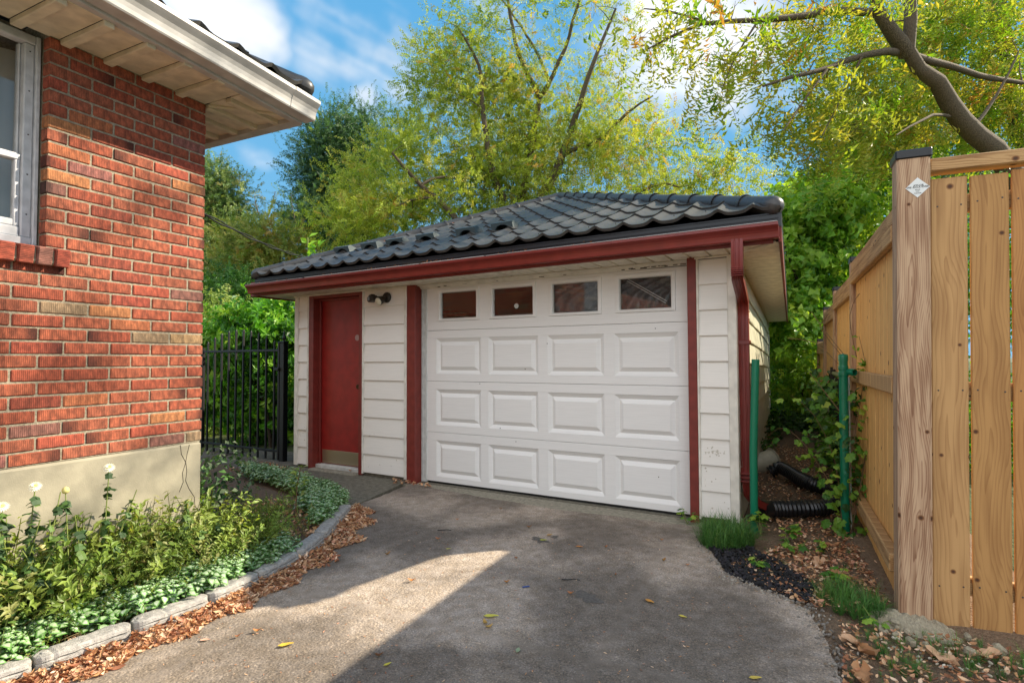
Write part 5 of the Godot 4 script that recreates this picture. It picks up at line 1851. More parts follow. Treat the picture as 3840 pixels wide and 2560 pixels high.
	tree("broadleaf_tree", "dense tree with big bright green leaves between garage and wooden fence", "tree", [
		[[V(0.916, 0.055, -13.237), V(0.829, 2.030, -13.125), V(0.667, 3.270, -12.893), V(0.534, 4.135, -12.687)], [0.12, 0.10, 0.07, 0.03]], [[V(0.829, 2.030, -13.125), V(0.344, 2.858, -12.309), V(0.121, 3.505, -11.957)], [0.05, 0.04, 0.02]], [[V(0.795, 2.389, -13.096), V(1.175, 3.285, -13.246), V(1.353, 4.182, -13.299)], [0.05, 0.04, 0.02]]],
		[[V(0.610, 3.958, -12.730), V(0.95, 0.85, 0.8), 70, 1.0], [V(0.504, 2.711, -12.613), V(0.85, 0.85, 0.8), 80, 1.0], [V(0.943, 2.023, -13.069), V(0.6, 0.7, 0.7), 46, 0.9], [V(1.230, 4.718, -13.554), V(0.8, 0.6, 0.8), 40, 0.9], [V(0.206, 1.819, -12.058), V(0.5, 0.6, 0.6), 34, 0.9], [V(2.000, 4.117, -14.165), V(0.9, 0.7, 0.8), 36, 0.9]],
		big, cols(["5a8c2a", "74a634", "88b43c", "9cc044", "aec84c", "c0d256"]), 9, 0.15, "dark_bark", 109)
	tree("light_shrub", "loose yellow green shrub at the end of the alley behind black fence", "shrub", [
		[[V(0.411, -0.201, -11.562), V(0.390, 0.675, -11.521), V(0.323, 1.154, -11.361)], [0.03, 0.02, 0.01]], [[V(0.447, -0.201, -11.579), V(0.570, 0.674, -11.607)], [0.02, 0.01]]],
		[[V(0.361, 1.073, -11.493), V(0.6, 0.5, 0.5), 46, 0.8], [V(0.137, 0.420, -11.631), V(0.4, 0.45, 0.5), 30, 0.8], [V(0.654, 0.661, -11.870), V(0.5, 0.6, 0.5), 34, 0.8]],
		mid, cols(["6a9a28", "7fae30", "9abd3c", "aebf48"]), 12, 0.14, "dark_bark", 110, "", 0.008)
	tree("dark_hedge", "dark leafy undergrowth closing the end of the alley", "shrub", [[[V(0.337, -0.813, -14.654), V(0.349, -0.103, -14.635)], [0.05, 0.03]]],
		[[V(0.355, 0.201, -14.627), V(1.6, 0.9, 0.6), 70, 1.0], [V(-0.090, 1.321, -15.483), V(1.0, 1.6, 0.6), 60, 1.0], [V(1.393, 1.533, -16.185), V(1.3, 1.6, 0.6), 60, 1.0]],
		mid, green, 34, 0.3, "dark_bark", 111)
	# behind the iron gate
	tree("leafy_shrub", "tall bright green leafy shrub pressing against the black iron gate", "shrub", [
		[[V(-7.079, -0.269, -6.208), V(-7.146, 0.403, -6.152), V(-7.352, 1.072, -6.140), V(-7.488, 1.619, -6.166)], [0.035, 0.03, 0.02, 0.01]], [[V(-7.398, -0.305, -6.278), V(-7.714, 0.790, -6.199), V(-7.978, 1.487, -6.159)], [0.03, 0.02, 0.01]], [[V(-7.232, -0.324, -6.469), V(-7.087, 0.787, -6.499), V(-7.038, 1.759, -6.488)], [0.03, 0.02, 0.01]]],
		[[V(-7.277, 1.695, -6.486), V(0.42, 0.62, 0.5), 60, 1.0], [V(-7.876, 1.417, -6.321), V(0.75, 0.62, 0.5), 80, 1.0], [V(-7.634, 0.564, -6.467), V(0.7, 0.55, 0.4), 66, 0.9], [V(-8.540, 0.983, -6.351), V(0.6, 0.7, 0.5), 54, 0.9], [V(-7.398, 0.339, -6.699), V(0.4, 0.6, 0.4), 34, 0.9]],
		sprig(8, 0.32, 0.115, 0.055, true, 0.3, 7), cols(["2f5a1c", "457f24", "5c9c28", "74ae32", "8cbc40", "a4c84e"]), 10, 0.12, "dark_bark", 112, "", 0.008)
	tree("feathery_shrub", "dark feathery green shrub above the leafy shrub behind the gate", "shrub", [[[V(-11.175, 0.557, -9.099), V(-11.151, 1.978, -9.060), V(-11.094, 2.586, -9.065)], [0.06, 0.04, 0.02]]],
		[[V(-11.232, 2.536, -9.001), V(1.1, 0.65, 0.8), 90, 1.0], [V(-12.332, 2.630, -8.915), V(0.7, 0.6, 0.7), 40, 1.0]],
		fine, cols(["35601f", "3f6c24", "4c7a2a"]), 22, 0.22, "dark_bark", 113)
	tree("pale_shrub", "pale yellow green shrub by the house corner beyond the gate", "shrub", [[[V(-9.882, -0.627, -7.098), V(-9.814, 0.696, -7.083), V(-9.767, 1.689, -7.070)], [0.04, 0.03, 0.01]]],
		[[V(-9.768, 1.606, -7.073), V(0.7, 0.7, 0.6), 60, 1.0], [V(-9.828, 0.010, -7.322), V(1.1, 0.6, 0.5), 60, 0.8]], fine, cols(["7d9a44", "93aa55", "a9b868", "8fa34a"]), 20, 0.18, "dark_bark", 114)
	# a young plant whose top shows over the garage roof
	var sap := thing("sapling", "broad leaved sapling top peeking over the left hip of the garage roof", "sapling", V(-6.761, 0.785, -6.655))
	var st := []
	var srs := []
	for p in [V(-6.761, 0.785, -6.655), V(-6.737, 2.174, -6.617), V(-6.749, 2.869, -6.586), V(-6.755, 3.251, -6.570)]:
		st.append(p - sap.position)
		srs.append(0.012)
	part(sap, "stem", T(st, srs, 6), M.green_stem)
	rng.seed = 77
	for i in 34:
		var t := rf(0, 1)
		var side: Vector3 = V(-6.730, 2.521, -6.608).lerp(V(-6.755, 3.286, -6.569), t)
		if i % 3 == 0: side = V(-6.543, 2.507, -6.587).lerp(V(-6.545, 3.125, -6.564), t)
		var m := MB.new()
		var dir := V(rf(-1, 1), rf(0.1, 0.9), rf(-0.6, 0.8)).normalized()
		add_leaf(m, Vector3.ZERO, dir, V(rf(-0.4, 0.4), 0.5, 1), rf(0.12, 0.19), rf(0.06, 0.10), 0.15, 0.2)
		m.color = Color.WHITE
		for k in m.col.size(): m.col[k] = [lin("6aa024"), lin("7db030"), lin("8fbf3c")][i % 3]
		var o := part(sap, "leaf", m.mesh(), M.leaf)
		o.position = side - sap.position + dir * 0.02
	# the wood beyond, closing the horizon
	var k := 0
	for q in [[-60, 30], [-20, 34], [20, 34], [60, 32], [-75, 38], [0, 46], [40, 44], [85, 40]]:
		pass
	for p in [V(-25.943, 2.874, -20.807), V(-23.140, 4.457, -24.310), V(-19.318, 4.632, -28.350), V(-13.084, 5.134, -31.314), V(-7.126, 4.739, -33.069), V(-1.387, 5.573, -32.457), V(3.683, 5.551, -34.883), V(7.784, 5.684, -34.622), V(12.114, 5.228, -36.709), V(-26.762, 3.654, -18.169), V(-30.347, 4.767, -18.633)]:
		k += 1
		tree("far_tree", ["far green tree showing low through gaps left of the garage", "far tree hidden behind the garage roof line", "far tree low behind the great tree", "far tree below the fork of the great tree", "far tree behind the right hip of the roof", "far tree seen above the alley", "far tree behind the fence post", "far tree behind the gate boards", "far tree at the right edge beyond the fence", "far tree behind the corner of the house", "far tree farthest left beyond the house"][k - 1], "tree", [[[V(p.x, -0.2, p.z), V(p.x, 2.5, p.z), p], [0.25, 0.2, 0.1]]],
			[[p + V(0, 0.6, 0), V(2.6, 2.2, 2.0), 60, 1.0], [p + V(rf(-1, 1), -2.0, 0), V(3.2, 1.6, 2.0), 60, 1.0]], fine, [green, olive, deep, green][k % 4], 24, 0.5, "dark_bark", 300 + k, "trees of the wood beyond")
	# green behind the gaps of the gate boards
	tree("side_shrub", "green shrub seen through the gaps between the fence boards", "shrub", [[[V(2.243, -2.101, -8.292), V(2.233, -0.103, -8.216), V(2.223, 1.895, -8.140)], [0.05, 0.03, 0.01]]],
		[[V(2.301, 2.429, -8.380), V(0.9, 0.7, 0.4), 44, 0.8], [V(2.172, 0.369, -8.392), V(0.9, 0.9, 0.4), 50, 0.8], [V(2.261, -1.102, -8.265), V(0.8, 0.6, 0.4), 30, 0.8]], mid, green, 14, 0.16, "dark_bark", 116)

# ---------------------------------------------------------------- planting bed, weeds, litter

func nettle(sd: int) -> ArrayMesh:  # silver leaves with a green rim, in pairs round a short stem
	var r := RandomNumberGenerator.new()
	r.seed = sd
	var m := MB.new()
	m.color = lin("6b7a40")
	m.tube([V(0, -0.02, 0), V(0.004, 0.05, 0)], [0.0018, 0.0015], 4, false)
	for lv in 4:
		var y := 0.012 + lv * 0.014
		var l: float = [0.040, 0.038, 0.032, 0.018][lv] * r.randf_range(0.85, 1.1)
		for s in 2:
			var a := lv * PI / 2 + s * PI + r.randf_range(-0.3, 0.3)
			var d := V(cos(a), 0.12 - 0.18 * (3 - lv) * 0.3, sin(a)).normalized()
			var sd2 := d.cross(Vector3.UP).normalized()
			var n := sd2.cross(d)
			var at := V(0, y, 0) + d * 0.006
			var w := l * 0.78
			var rim := [at, at + d * l * 0.22 + sd2 * w * 0.46, at + d * l * 0.55 + sd2 * w * 0.42, at + d * l - n * l * 0.22, at + d * l * 0.55 - sd2 * w * 0.42, at + d * l * 0.22 - sd2 * w * 0.46]
			var c: Vector3 = at + d * l * 0.45 + n * l * 0.05
			var inner := []
			for p in rim: inner.append(c.lerp(p, 0.70) + n * l * 0.02)
			for i in 6:
				var j := (i + 1) % 6
				m.color = lin("b6c6aa")
				m.face([c, inner[i], inner[j]])
				m.color = lin("6c9c4e")
				m.face([inner[i], rim[i], rim[j], inner[j]])
	return m.mesh()

func weed(sd: int, h: float) -> ArrayMesh:  # a thin stem with small narrow leaves
	var r := RandomNumberGenerator.new()
	r.seed = sd
	var m := MB.new()
	var lean := V(r.randf_range(-0.25, 0.25), 1, r.randf_range(-0.25, 0.25))
	m.color = Color(0.45, 0.40, 0.25)
	m.tube([V(0, -0.02, 0), lean * h * 0.5, lean * h + V(r.randf_range(-0.1, 0.1), 0, r.randf_range(-0.1, 0.1)) * h], [0.0022, 0.0018, 0.001], 4, false)
	m.color = Color.WHITE
	for i in 26:
		var t := pow(r.randf(), 0.7)
		var a := r.randf() * TAU
		add_leaf(m, lean * h * t, V(cos(a), r.randf_range(0.0, 0.9), sin(a)), Vector3.UP + V(0.2, 0, 0.1), r.randf_range(0.022, 0.045), r.randf_range(0.008, 0.015), 0.2, 0.2)
	return m.mesh()

func blade_tuft(sd: int, n: int, h: float, w: float, flop: float) -> ArrayMesh:
	var r := RandomNumberGenerator.new()
	r.seed = sd
	var m := MB.new()
	for i in n:
		var a := r.randf() * TAU
		var d := V(cos(a), 0, sin(a))
		var s := V(-sin(a), 0, cos(a)) * w * 0.5
		var hh := h * r.randf_range(0.5, 1.1)
		var f := flop * r.randf_range(0.3, 1.2)
		var p0 := d * r.randf_range(0, 0.02)
		var p1 := p0 + d * hh * f * 0.35 + V(0, hh * 0.55, 0)
		var p2 := p0 + d * hh * f * 1.0 + V(0, hh * (1.0 - 0.45 * f), 0)
		m.face([p0 - s, p0 + s, p1 + s * 0.8, p1 - s * 0.8])
		m.face([p1 - s * 0.8, p1 + s * 0.8, p2])
	return m.mesh()

func dry_cluster(sd: int) -> ArrayMesh:  # a dry leaflet, curled about its length and bent
	var r := RandomNumberGenerator.new()
	r.seed = sd
	var m := MB.new()
	var rows := []
	var l := r.randf_range(0.05, 0.085)
	var w := r.randf_range(0.018, 0.034)
	var bend := r.randf_range(0.6, 2.2)
	var roll := r.randf_range(0.6, 2.4)
	for i in 6:
		var t := i / 5.0
		var ww := w * (sin(PI * clampf(t * 0.9 + 0.08, 0, 1)))
		var a := (t - 0.5) * bend
		var c := V(sin(a) * l / bend, (1.0 - cos(a)) * l / bend, 0)
		var up := V(-sin(a), cos(a), 0)
		var row := []
		for j in 4:
			var q := (j / 3.0 - 0.5) * roll
			row.append(c + V(0, 0, 1) * sin(q) * ww / roll + up * (1.0 - cos(q)) * ww / roll)
		rows.append(row)
	m.grid(rows)
	return m.mesh()

func crumpled(sd: int) -> ArrayMesh:  # a broad dead leaf dried into folds
	var r := RandomNumberGenerator.new()
	r.seed = sd
	var m := MB.new()
	var rows := []
	var l := 0.11
	for i in 9:
		var t := i / 8.0
		var ww := 0.045 * sqrt(sin(PI * clampf(t * 0.94 + 0.03, 0, 1))) * (1.0 + 0.25 * sin(i * 2.2))
		var row := []
		for j in 9:
			var q := j / 4.0 - 1.0
			row.append(V((t - 0.5) * l + absf(q) * 0.012, 0.006 + 0.016 * q * q + 0.007 * sin(t * 9.0 + q * 3.0 + sd) + r.randf_range(-0.003, 0.003) + 0.02 * t * t, ww * q * (1.0 - 0.2 * absf(q))))
		rows.append(row)
	m.grid(rows)
	return m.mesh()

func inside(p: Vector2, poly: PackedVector2Array) -> bool: return Geometry2D.is_point_in_polygon(p, poly)

func spread_on(poly: Array, n: int, y: float, lift: float, s0: float, s1: float, pal: Array, tip := 0.25) -> Array:
	var pv := PackedVector2Array()
	var lo := Vector2(1e9, 1e9)
	var hi := -lo
	for p in poly:
		var q := Vector2(p[0], p[1])
		pv.append(q)
		lo = lo.min(q)
		hi = hi.max(q)
	var ts := []
	var cs := []
	var tries := 0
	while ts.size() < n and tries < n * 20:
		tries += 1
		var q := Vector2(rf(lo.x, hi.x), rf(lo.y, hi.y))
		if not inside(q, pv): continue
		ts.append(Transform3D(Basis.from_euler(V(rf(-tip, tip), rf(0, TAU), rf(-tip, tip))).scaled_local(Vector3.ONE * rf(s0, s1)), V(q.x, y + rf(0, lift), q.y)))
		cs.append((pal[rng.randi() % pal.size()] as Color) * rf(0.8, 1.15))
	return [ts, cs]

func bed() -> void:
	rng.seed = 500
	# concrete edging blocks, cast like stacked stone
	var line := [V(-3.30, 0, -3.66), V(-3.13, 0, -3.33), V(-2.93, 0, -2.98), V(-2.79, 0, -2.63), V(-2.725, 0, -2.28), V(-2.70, 0, -1.96), V(-2.73, 0, -1.60), V(-2.77, 0, -1.24), V(-2.83, 0, -0.88), V(-2.88, 0, -0.5)]
	var labels := ["farthest grey edging block of the bed at the concrete path", "second grey edging block from the path beside fallen leaves", "third grey edging block from the path beside the leaf drift", "fourth grey edging block where the nettles spill over", "sunlit middle grey edging block beside the lit asphalt", "grey edging block before the widest nettle patch", "grey edging block beside the pinkish leaf heap", "nearest whole grey edging block of the bed", "grey edging block cut by the photo corner"]
	for i in line.size() - 1:
		var a: Vector3 = line[i]
		var b: Vector3 = line[i + 1]
		var l := a.distance_to(b) - 0.012
		var o := thing("edging_block", labels[i], "edging", a.lerp(b, 0.5), atan2(-(b - a).z, (b - a).x), "edging blocks along the planting bed")
		var m := MB.new()
		var rows := []
		var ridge := [[-0.05, -0.05], [-0.056, 0.015], [-0.043, 0.018], [-0.055, 0.023], [-0.057, 0.037], [-0.041, 0.041], [-0.053, 0.046], [-0.054, 0.060], [-0.040, 0.064], [-0.050, 0.069], [-0.047, 0.082], [-0.040, 0.088], [-0.020, 0.091], [0.0, 0.090], [0.020, 0.091], [0.040, 0.087], [0.047, 0.08], [0.050, 0.06], [0.052, 0.03], [0.05, -0.05]]
		var n := 26
		for s in n + 1:
			var t := float(s) / n
			var x := (t - 0.5) * l
			var end := minf(t, 1.0 - t) * l
			var pinch := sqrt(clampf(end / 0.045, 0.0, 1.0) * (2.0 - clampf(end / 0.045, 0.0, 1.0)))
			var seam := 0.005 * exp(-pow((fposmod(t * 2.7 + i * 0.37, 1.0) - 0.5) / 0.035, 2.0))
			var r := []
			for q in ridge: r.append(V(x, q[1] - (0.006 * (1.0 - pinch) + seam if q[1] > 0.03 else 0.0) + 0.0015 * sin(x * 60.0 + q[1] * 300.0), (q[0] - signf(q[0]) * seam + 0.0022 * sin(x * 37.0 + q[1] * 500.0 + i)) * lerpf(0.35, 1.0, pinch)))
			r.reverse()
			rows.append(r)
		rows.reverse()
		for s in n:
			for q in ridge.size() - 1: m.face([rows[s][q], rows[s][q + 1], rows[s + 1][q + 1], rows[s + 1][q]])
		var e0: Array = rows[0].duplicate()
		var e1: Array = rows[-1].duplicate()
		m.poly(e0)
		m.poly(e1)
		part(o, "block", m.mesh(), M.block_stone)
		m = MB.new()
		m.lathe([Vector2(0.013, 0.0), Vector2(0.013, 0.005), Vector2(0.009, 0.008), Vector2(0, 0.008)], 12, V(l * 0.5 - 0.035, 0.086, 0))
		part(o, "peg", m.mesh(), M.block_stone)
	var tones := cols(["ffffff", "f2f6ea", "e4ecd8", "ffffff"])
	var near := [[-3.22, -1.2], [-2.80, -1.0], [-2.83, -1.5], [-2.72, -1.9], [-2.74, -2.4], [-2.86, -2.75], [-3.05, -2.62], [-3.0, -2.2], [-3.12, -1.8], [-3.2, -1.4]]
	var far := [[-3.45, -3.84], [-3.30, -3.64], [-3.38, -3.38], [-3.62, -3.42], [-3.70, -3.72], [-4.4, -3.95], [-5.2, -4.15], [-5.4, -4.42], [-4.4, -4.2]]
	var pt := [near, far, [[-3.24, -3.52], [-3.05, -3.14], [-3.16, -3.06], [-3.34, -3.36]]]
	var ts := []
	var cs := []
	for i in 3:
		var q := spread_on(pt[i], [900, 900, 60][i], 0.05, 0.09, 0.8, 1.35, tones, 0.45)
		ts.append_array(q[0])
		cs.append_array(q[1])
	var o := scatter(self, "dead_nettle", nettle(9), mat("nettle_leaf", "ffffff", 0.5, {"vertex_color_use_as_albedo": true, "cull_mode": BaseMaterial3D.CULL_DISABLED, "back": Color(0.5, 0.6, 0.4)}), ts, cs)
	tag(o, "silver leaved dead nettle carpeting the bed behind the grey edging", "ground cover", "", "stuff")
	# weeds along the wall
	ts = []
	cs = []
	var pal := cols(["8ca848", "9cb454", "acc062", "7c963e", "96a650", "b4b872", "6c883c"])
	for q in [[[[-3.25, -2.3], [-3.03, -2.3], [-3.0, -1.7], [-3.02, -1.0], [-3.25, -1.0]], 330, 1.1, 1.75], [[[-3.24, -2.75], [-3.0, -2.7], [-2.92, -2.2], [-3.0, -1.7], [-3.05, -1.3], [-3.24, -1.2]], 700, 0.6, 1.25], [[[-3.0, -2.8], [-2.8, -2.5], [-2.8, -1.2], [-3.1, -1.0], [-3.1, -2.6]], 190, 0.3, 0.7], [[[-3.9, -3.9], [-3.3, -3.5], [-2.9, -2.9], [-3.3, -2.6], [-4.3, -3.4]], 170, 0.25, 0.55]]:
		var r := spread_on(q[0], q[1], 0.03, 0.04, q[2], q[3], pal, 0.75)
		ts.append_array(r[0])
		cs.append_array(r[1])
	o = scatter(self, "weeds", weed(21, 0.30), M.leaf, ts, cs)
	tag(o, "tangled light green weeds against the concrete foundation", "weeds", "", "stuff")
	ts = []
	cs = []
	for i in 130:
		var t := Transform3D(Basis.from_euler(V(rf(-1.2, 1.2), rf(0, TAU), rf(-1.2, 1.2))), V(rf(-3.22, -2.85), rf(0.04, 0.22), rf(-2.7, -1.0)))
		ts.append(t)
		cs.append([lin("a08a58"), lin("7d6236"), lin("b39a68")][i % 3])
	o = scatter(self, "dry_stems", T([V(-0.15, 0, 0), V(0, 0.02, 0.01), V(0.18, 0, 0.02)], [0.0015, 0.0015, 0.001], 4), M.mulch, ts, cs)
	tag(o, "thin dry brown stems tangled in the weeds", "stems", "", "stuff")
	# chrysanthemums gone leggy
	var mums := [[V(-3.020, 0.759, -1.655), 1, "tall drooping chrysanthemum with one open white flower by the foundation"], [V(-3.000, 0.733, -1.340), 1, "leggy chrysanthemum with a white flower left of the tall one"], [V(-2.980, 0.675, -1.216), 1, "chrysanthemum with white flower cut by the left photo edge"], [V(-3.080, 0.665, -1.497), 2, "chrysanthemum with yellow buds between the two open white flowers"], [V(-3.060, 0.495, -2.089), 0, "flowerless chrysanthemum nearest the cracked corner of the foundation"]]
	for q in mums:
		mum(q[0], q[1], q[2])
	# young plant on its own among the dead nettle
	var yp := thing("young_plant", "slender yellow green seedling standing alone among the dead nettle", "plant", V(-3.42, 0.06, -3.22))
	part(yp, "stem", T([V(0, -0.05, 0), V(0.01, 0.12, 0.0), V(0.03, 0.26, 0.01), V(0.06, 0.42, 0.0)], [0.006, 0.005, 0.004, 0.002], 6), M.twig)
	for i in 46:
		var t := rf(0.25, 1.0)
		var m := MB.new()
		var a := rf(0, TAU)
		add_leaf(m, Vector3.ZERO, V(cos(a), rf(0.1, 1.0), sin(a)), V(0.2, 1, 0.2), rf(0.04, 0.075), rf(0.018, 0.034), 0.2, 0.2)
		for k in m.col.size(): m.col[k] = pal[(i * 3) % 7]
		part(yp, "leaf", m.mesh(), M.leaf).position = V(0.06 * t * t, 0.42 * t, 0) + V(cos(a), 0, sin(a)) * 0.03
	# dark ivy at the foot of the house corner
	ts = []
	cs = []
	for i in 130:
		ts.append(Transform3D(basis_to(V(rf(-1, 1), rf(0.2, 1), rf(-1, 1)), rf(0, TAU)), V(rf(-3.62, -3.26), rf(0.05, 0.62), rf(-2.72, -2.36))))
		cs.append([lin("2f4a2c"), lin("3c5a34"), lin("5a6a4c"), lin("4f7a30")][rng.randi() % 4])
	o = scatter(self, "ivy", sprig(5, 0.13, 0.045, 0.03, false, 0.5, 33), M.leaf_dull, ts, cs)
	tag(o, "dull green ivy growing round the back corner of the foundation", "ivy", "", "stuff")
	alley_plants()

func mum(top: Vector3, flowers: int, label: String) -> void:
	var foot := V(-2.98 + rf(-0.04, 0.04), 0.05, top.z + rf(0.02, 0.12))
	var o := thing("chrysanthemum", label, "chrysanthemum", foot, 0.0, "chrysanthemums in the planting bed")
	var e := top - foot
	for s in 5:
		var end := e if s == 0 else e * rf(0.6, 0.95) + V(rf(-0.10, 0.12), rf(-0.08, 0.02), rf(-0.22, 0.24))
		var pts := [V(rf(-0.02, 0.02), -0.03, rf(-0.02, 0.02)), end * 0.45 + V(rf(-0.03, 0.03), 0.03, rf(-0.03, 0.03)), end]
		part(o, "stem", T(pts, [0.004, 0.0035, 0.0025], 6), M.green_stem)
		for i in (40 if s == 0 else 22):
			var t := pow(rf(0.06, 0.97), 0.8)
			var at: Vector3 = (pts[0] as Vector3).lerp(pts[1], minf(t * 2.0, 1.0)) if t < 0.5 else (pts[1] as Vector3).lerp(pts[2], t * 2.0 - 1.0)
			var a := rf(0, TAU)
			var m := MB.new()
			lobed_leaf(m, Vector3.ZERO, V(cos(a) * 0.7, rf(-1.1, 0.1), sin(a) * 0.7), V(cos(a), 0.6, sin(a)), rf(0.032, 0.056), 4)
			var c: Color = [lin("33502a"), lin("3f5e30"), lin("4c6b34"), lin("5f7c3a"), lin("2c4526")][rng.randi() % 5]
			for k in m.col.size(): m.col[k] = c
			part(o, "leaf", m.mesh(), M.leaf_dull).position = at
		if s == 0 and flowers == 1:
			var f := MB.new()
			for ring in 3:
				for i in 18:
					var a := TAU * (i + ring * 0.37) / 18.0
					var up: float = [0.15, 0.55, 1.1][ring]
					f.color = lin("f4f2e6").lerp(lin("f2ecc0"), ring * 0.4)
					add_leaf(f, V(0, 0.004 * ring, 0), V(cos(a), up, sin(a)), Vector3.UP, [0.029, 0.025, 0.017][ring], 0.0075, 0.12, -0.2)
			var fl := part(o, "flower", f.mesh(), M.petal)
			fl.position = end
			fl.rotation = V(0.5, 0, -0.5)
			f = MB.new()
			f.color = lin("d9cf5a")
			f.lathe([Vector2(0.008, 0.004), Vector2(0.006, 0.012), Vector2(0, 0.014)], 10)
			part(fl, "centre", f.mesh(), M.petal)
		elif flowers == 2 and s < 2:
			var f := MB.new()
			f.color = lin("d8cf8a")
			f.lathe([Vector2(0.0, -0.004), Vector2(0.012, 0.0), Vector2(0.016, 0.012), Vector2(0.012, 0.024), Vector2(0.004, 0.03), Vector2(0, 0.03)], 12)
			part(o, "bud", f.mesh(), M.petal).position = end

func alley_plants() -> void:
	rng.seed = 640
	# vine on the green post, leaf by leaf
	var base := GL(3.79, 0, -0.12)
	var v := thing("vine", "currant vine with lobed leaves climbing the capped green post", "vine", base)
	var stems := [[V(0.06, 0, 0.02), V(0.03, 0.4, 0.04), V(0.10, 0.9, 0.03), V(0.17, 1.3, 0.0)], [V(-0.02, 0, 0.04), V(-0.05, 0.5, -0.05), V(-0.18, 0.85, -0.1), V(-0.34, 1.0, -0.1)], [V(0.03, 0.0, 0.03), V(0.12, 0.5, 0.05), V(0.18, 1.0, 0.0), V(0.12, 1.45, -0.02)], [V(-0.06, 0.3, 0.0), V(-0.25, 0.62, -0.15), V(-0.42, 0.74, -0.2), V(-0.55, 0.62, -0.25)], [V(-0.02, 0.9, 0.0), V(-0.16, 1.12, -0.3), V(-0.2, 1.18, -0.6)]]
	var paths := []
	for s in stems:
		var cv := Curve3D.new()
		for i in s.size():
			var tn := Vector3.ZERO
			if i > 0 and i < s.size() - 1: tn = (s[i + 1] - s[i - 1]) / 6.0
			cv.add_point(s[i], -tn, tn)
		var pts := []
		var rs := []
		for i in 16:
			pts.append(cv.sample_baked(cv.get_baked_length() * i / 15.0))
			rs.append(lerpf(0.004, 0.0015, i / 15.0))
		part(v, "stem", T(pts, rs, 5), M.twig)
		paths.append(pts)
	# bare loops above
	for s in [[V(0.10, 1.3, -0.02), V(0.08, 1.62, -0.2), V(0.16, 1.80, -0.25), V(0.22, 1.68, -0.2), V(0.20, 1.42, -0.15)], [V(0.02, 1.3, -0.1), V(-0.12, 1.55, -0.3), V(-0.05, 1.65, -0.4)], [V(-0.02, 1.25, 0.0), V(-0.16, 1.42, -0.3), V(-0.34, 1.46, -0.5)], [V(0.03, 1.30, 0.0), V(-0.08, 1.50, -0.25), V(-0.17, 1.68, -0.45)]]:
		var cv := Curve3D.new()
		for i in s.size():
			var tn := Vector3.ZERO
			if i > 0 and i < s.size() - 1: tn = (s[i + 1] - s[i - 1]) / 6.0
			cv.add_point(s[i], -tn, tn)
		var pts := []
		var rs := []
		for i in 22:
			pts.append(cv.sample_baked(cv.get_baked_length() * i / 21.0))
			rs.append(0.0026)
		part(v, "stem", T(pts, rs, 5), M.twig)
	var greens := cols(["4f8032", "5e9236", "6fa23c", "86b044", "9fc44c", "b9d058", "42683a"])
	var kinds := []
	for i in 6:
		for c in greens:
			var m := MB.new()
			lobed_leaf(m, Vector3.ZERO, V(0, -0.25, 1), V(0, 1, 0.3), 1.0, 5 + i % 2)
			for k in m.v.size(): m.v[k].y += 0.06 * sin(m.v[k].x * 9.0 + i) * cos(m.v[k].z * 7.0)
			for k in m.col.size(): m.col[k] = c
			kinds.append(m.mesh())
	for i in 250:
		var p: Array = paths[[0, 0, 1, 2, 2, 3, 1, 4, 0, 2][i % 10]]
		var k := rng.randi() % 16
		var at: Vector3 = p[k] + V(rf(-0.13, 0.13), rf(-0.08, 0.08), rf(-0.12, 0.12)) * (1.0 if k < 13 else 0.6)
		var out := V(rf(-0.8, 0.8), rf(-0.7, 0.25), rf(0.1, 1.0)).normalized()
		var b := Basis.looking_at(-out, Vector3.UP)
		place(v, "leaf", kinds[rng.randi() % kinds.size()], M.leaf, Transform3D(b.rotated(out, rf(-0.6, 0.6)).scaled_local(Vector3.ONE * rf(0.045, 0.10) * (1.0 - 0.25 * k / 15.0)), at))
	for i in 14:
		var m := MB.new()
		m.lathe([Vector2(0, -0.004), Vector2(0.004, 0), Vector2(0, 0.004)], 6)
		part(v, "berry", m.mesh(), mat("berry_red", "a81414", 0.3) if not M.has("berry_red") else M.berry_red).position = V(0.20, 1.40, -0.14) + V(rf(-0.02, 0.02), rf(-0.05, 0.05), rf(-0.02, 0.02)) if i < 8 else V(-0.22, 0.35, -0.5) + V(rf(-0.03, 0.03), rf(-0.03, 0.03), rf(-0.02, 0.02))
	# low seedlings beside the driveway end
	var spots := [[3.25, 0.22, 0.12, "maple-like seedlings at the foot of the bare green post"], [3.42, 0.30, 0.11, "green seedlings right of the bare green post before the drain pipe"], [3.50, 0.62, 0.09, "small green seedlings on the black mulch"], [3.72, 1.02, 0.09, "bright green seedling among leaves nearest the grass by the fence"], [3.62, 0.42, 0.08, "seedling between the two green posts"], [3.88, 1.52, 0.05, "bright little seedling left of the concrete footing"], [2.72, 0.20, 0.07, "small green weed in the corner of the garage door post"], [4.10, 2.35, 0.08, "dark green weed lying in the dirt at the lower right"], [3.30, 0.95, 0.05, "tiny weed in the mulch at the asphalt edge"]]
	for q in spots:
		var o := thing("seedling", q[3], "seedling", GL(q[0], 0.0, q[1]), rf(0, TAU), "seedlings beside the driveway end")
		for s in 3:
			var end := V(rf(-0.10, 0.10), q[2] * rf(0.7, 1.5), rf(-0.08, 0.08))
			part(o, "stem", T([Vector3.ZERO, end * 0.6 + V(0, 0.01, 0), end], [0.0025, 0.002, 0.0015], 5), M.green_stem)
			for i in 5:
				var a := rf(0, TAU)
				var out := V(cos(a), rf(-0.2, 0.3), sin(a)).normalized()
				place(o, "leaf", kinds[rng.randi() % kinds.size()], M.leaf, Transform3D(Basis.looking_at(-out, Vector3.UP).scaled_local(Vector3.ONE * rf(0.4, 0.75) * maxf(q[2], 0.075)), end * rf(0.5, 1.0)))
	# dark leafy ground plants deeper in the alley
	var ts := []
	var cs := []
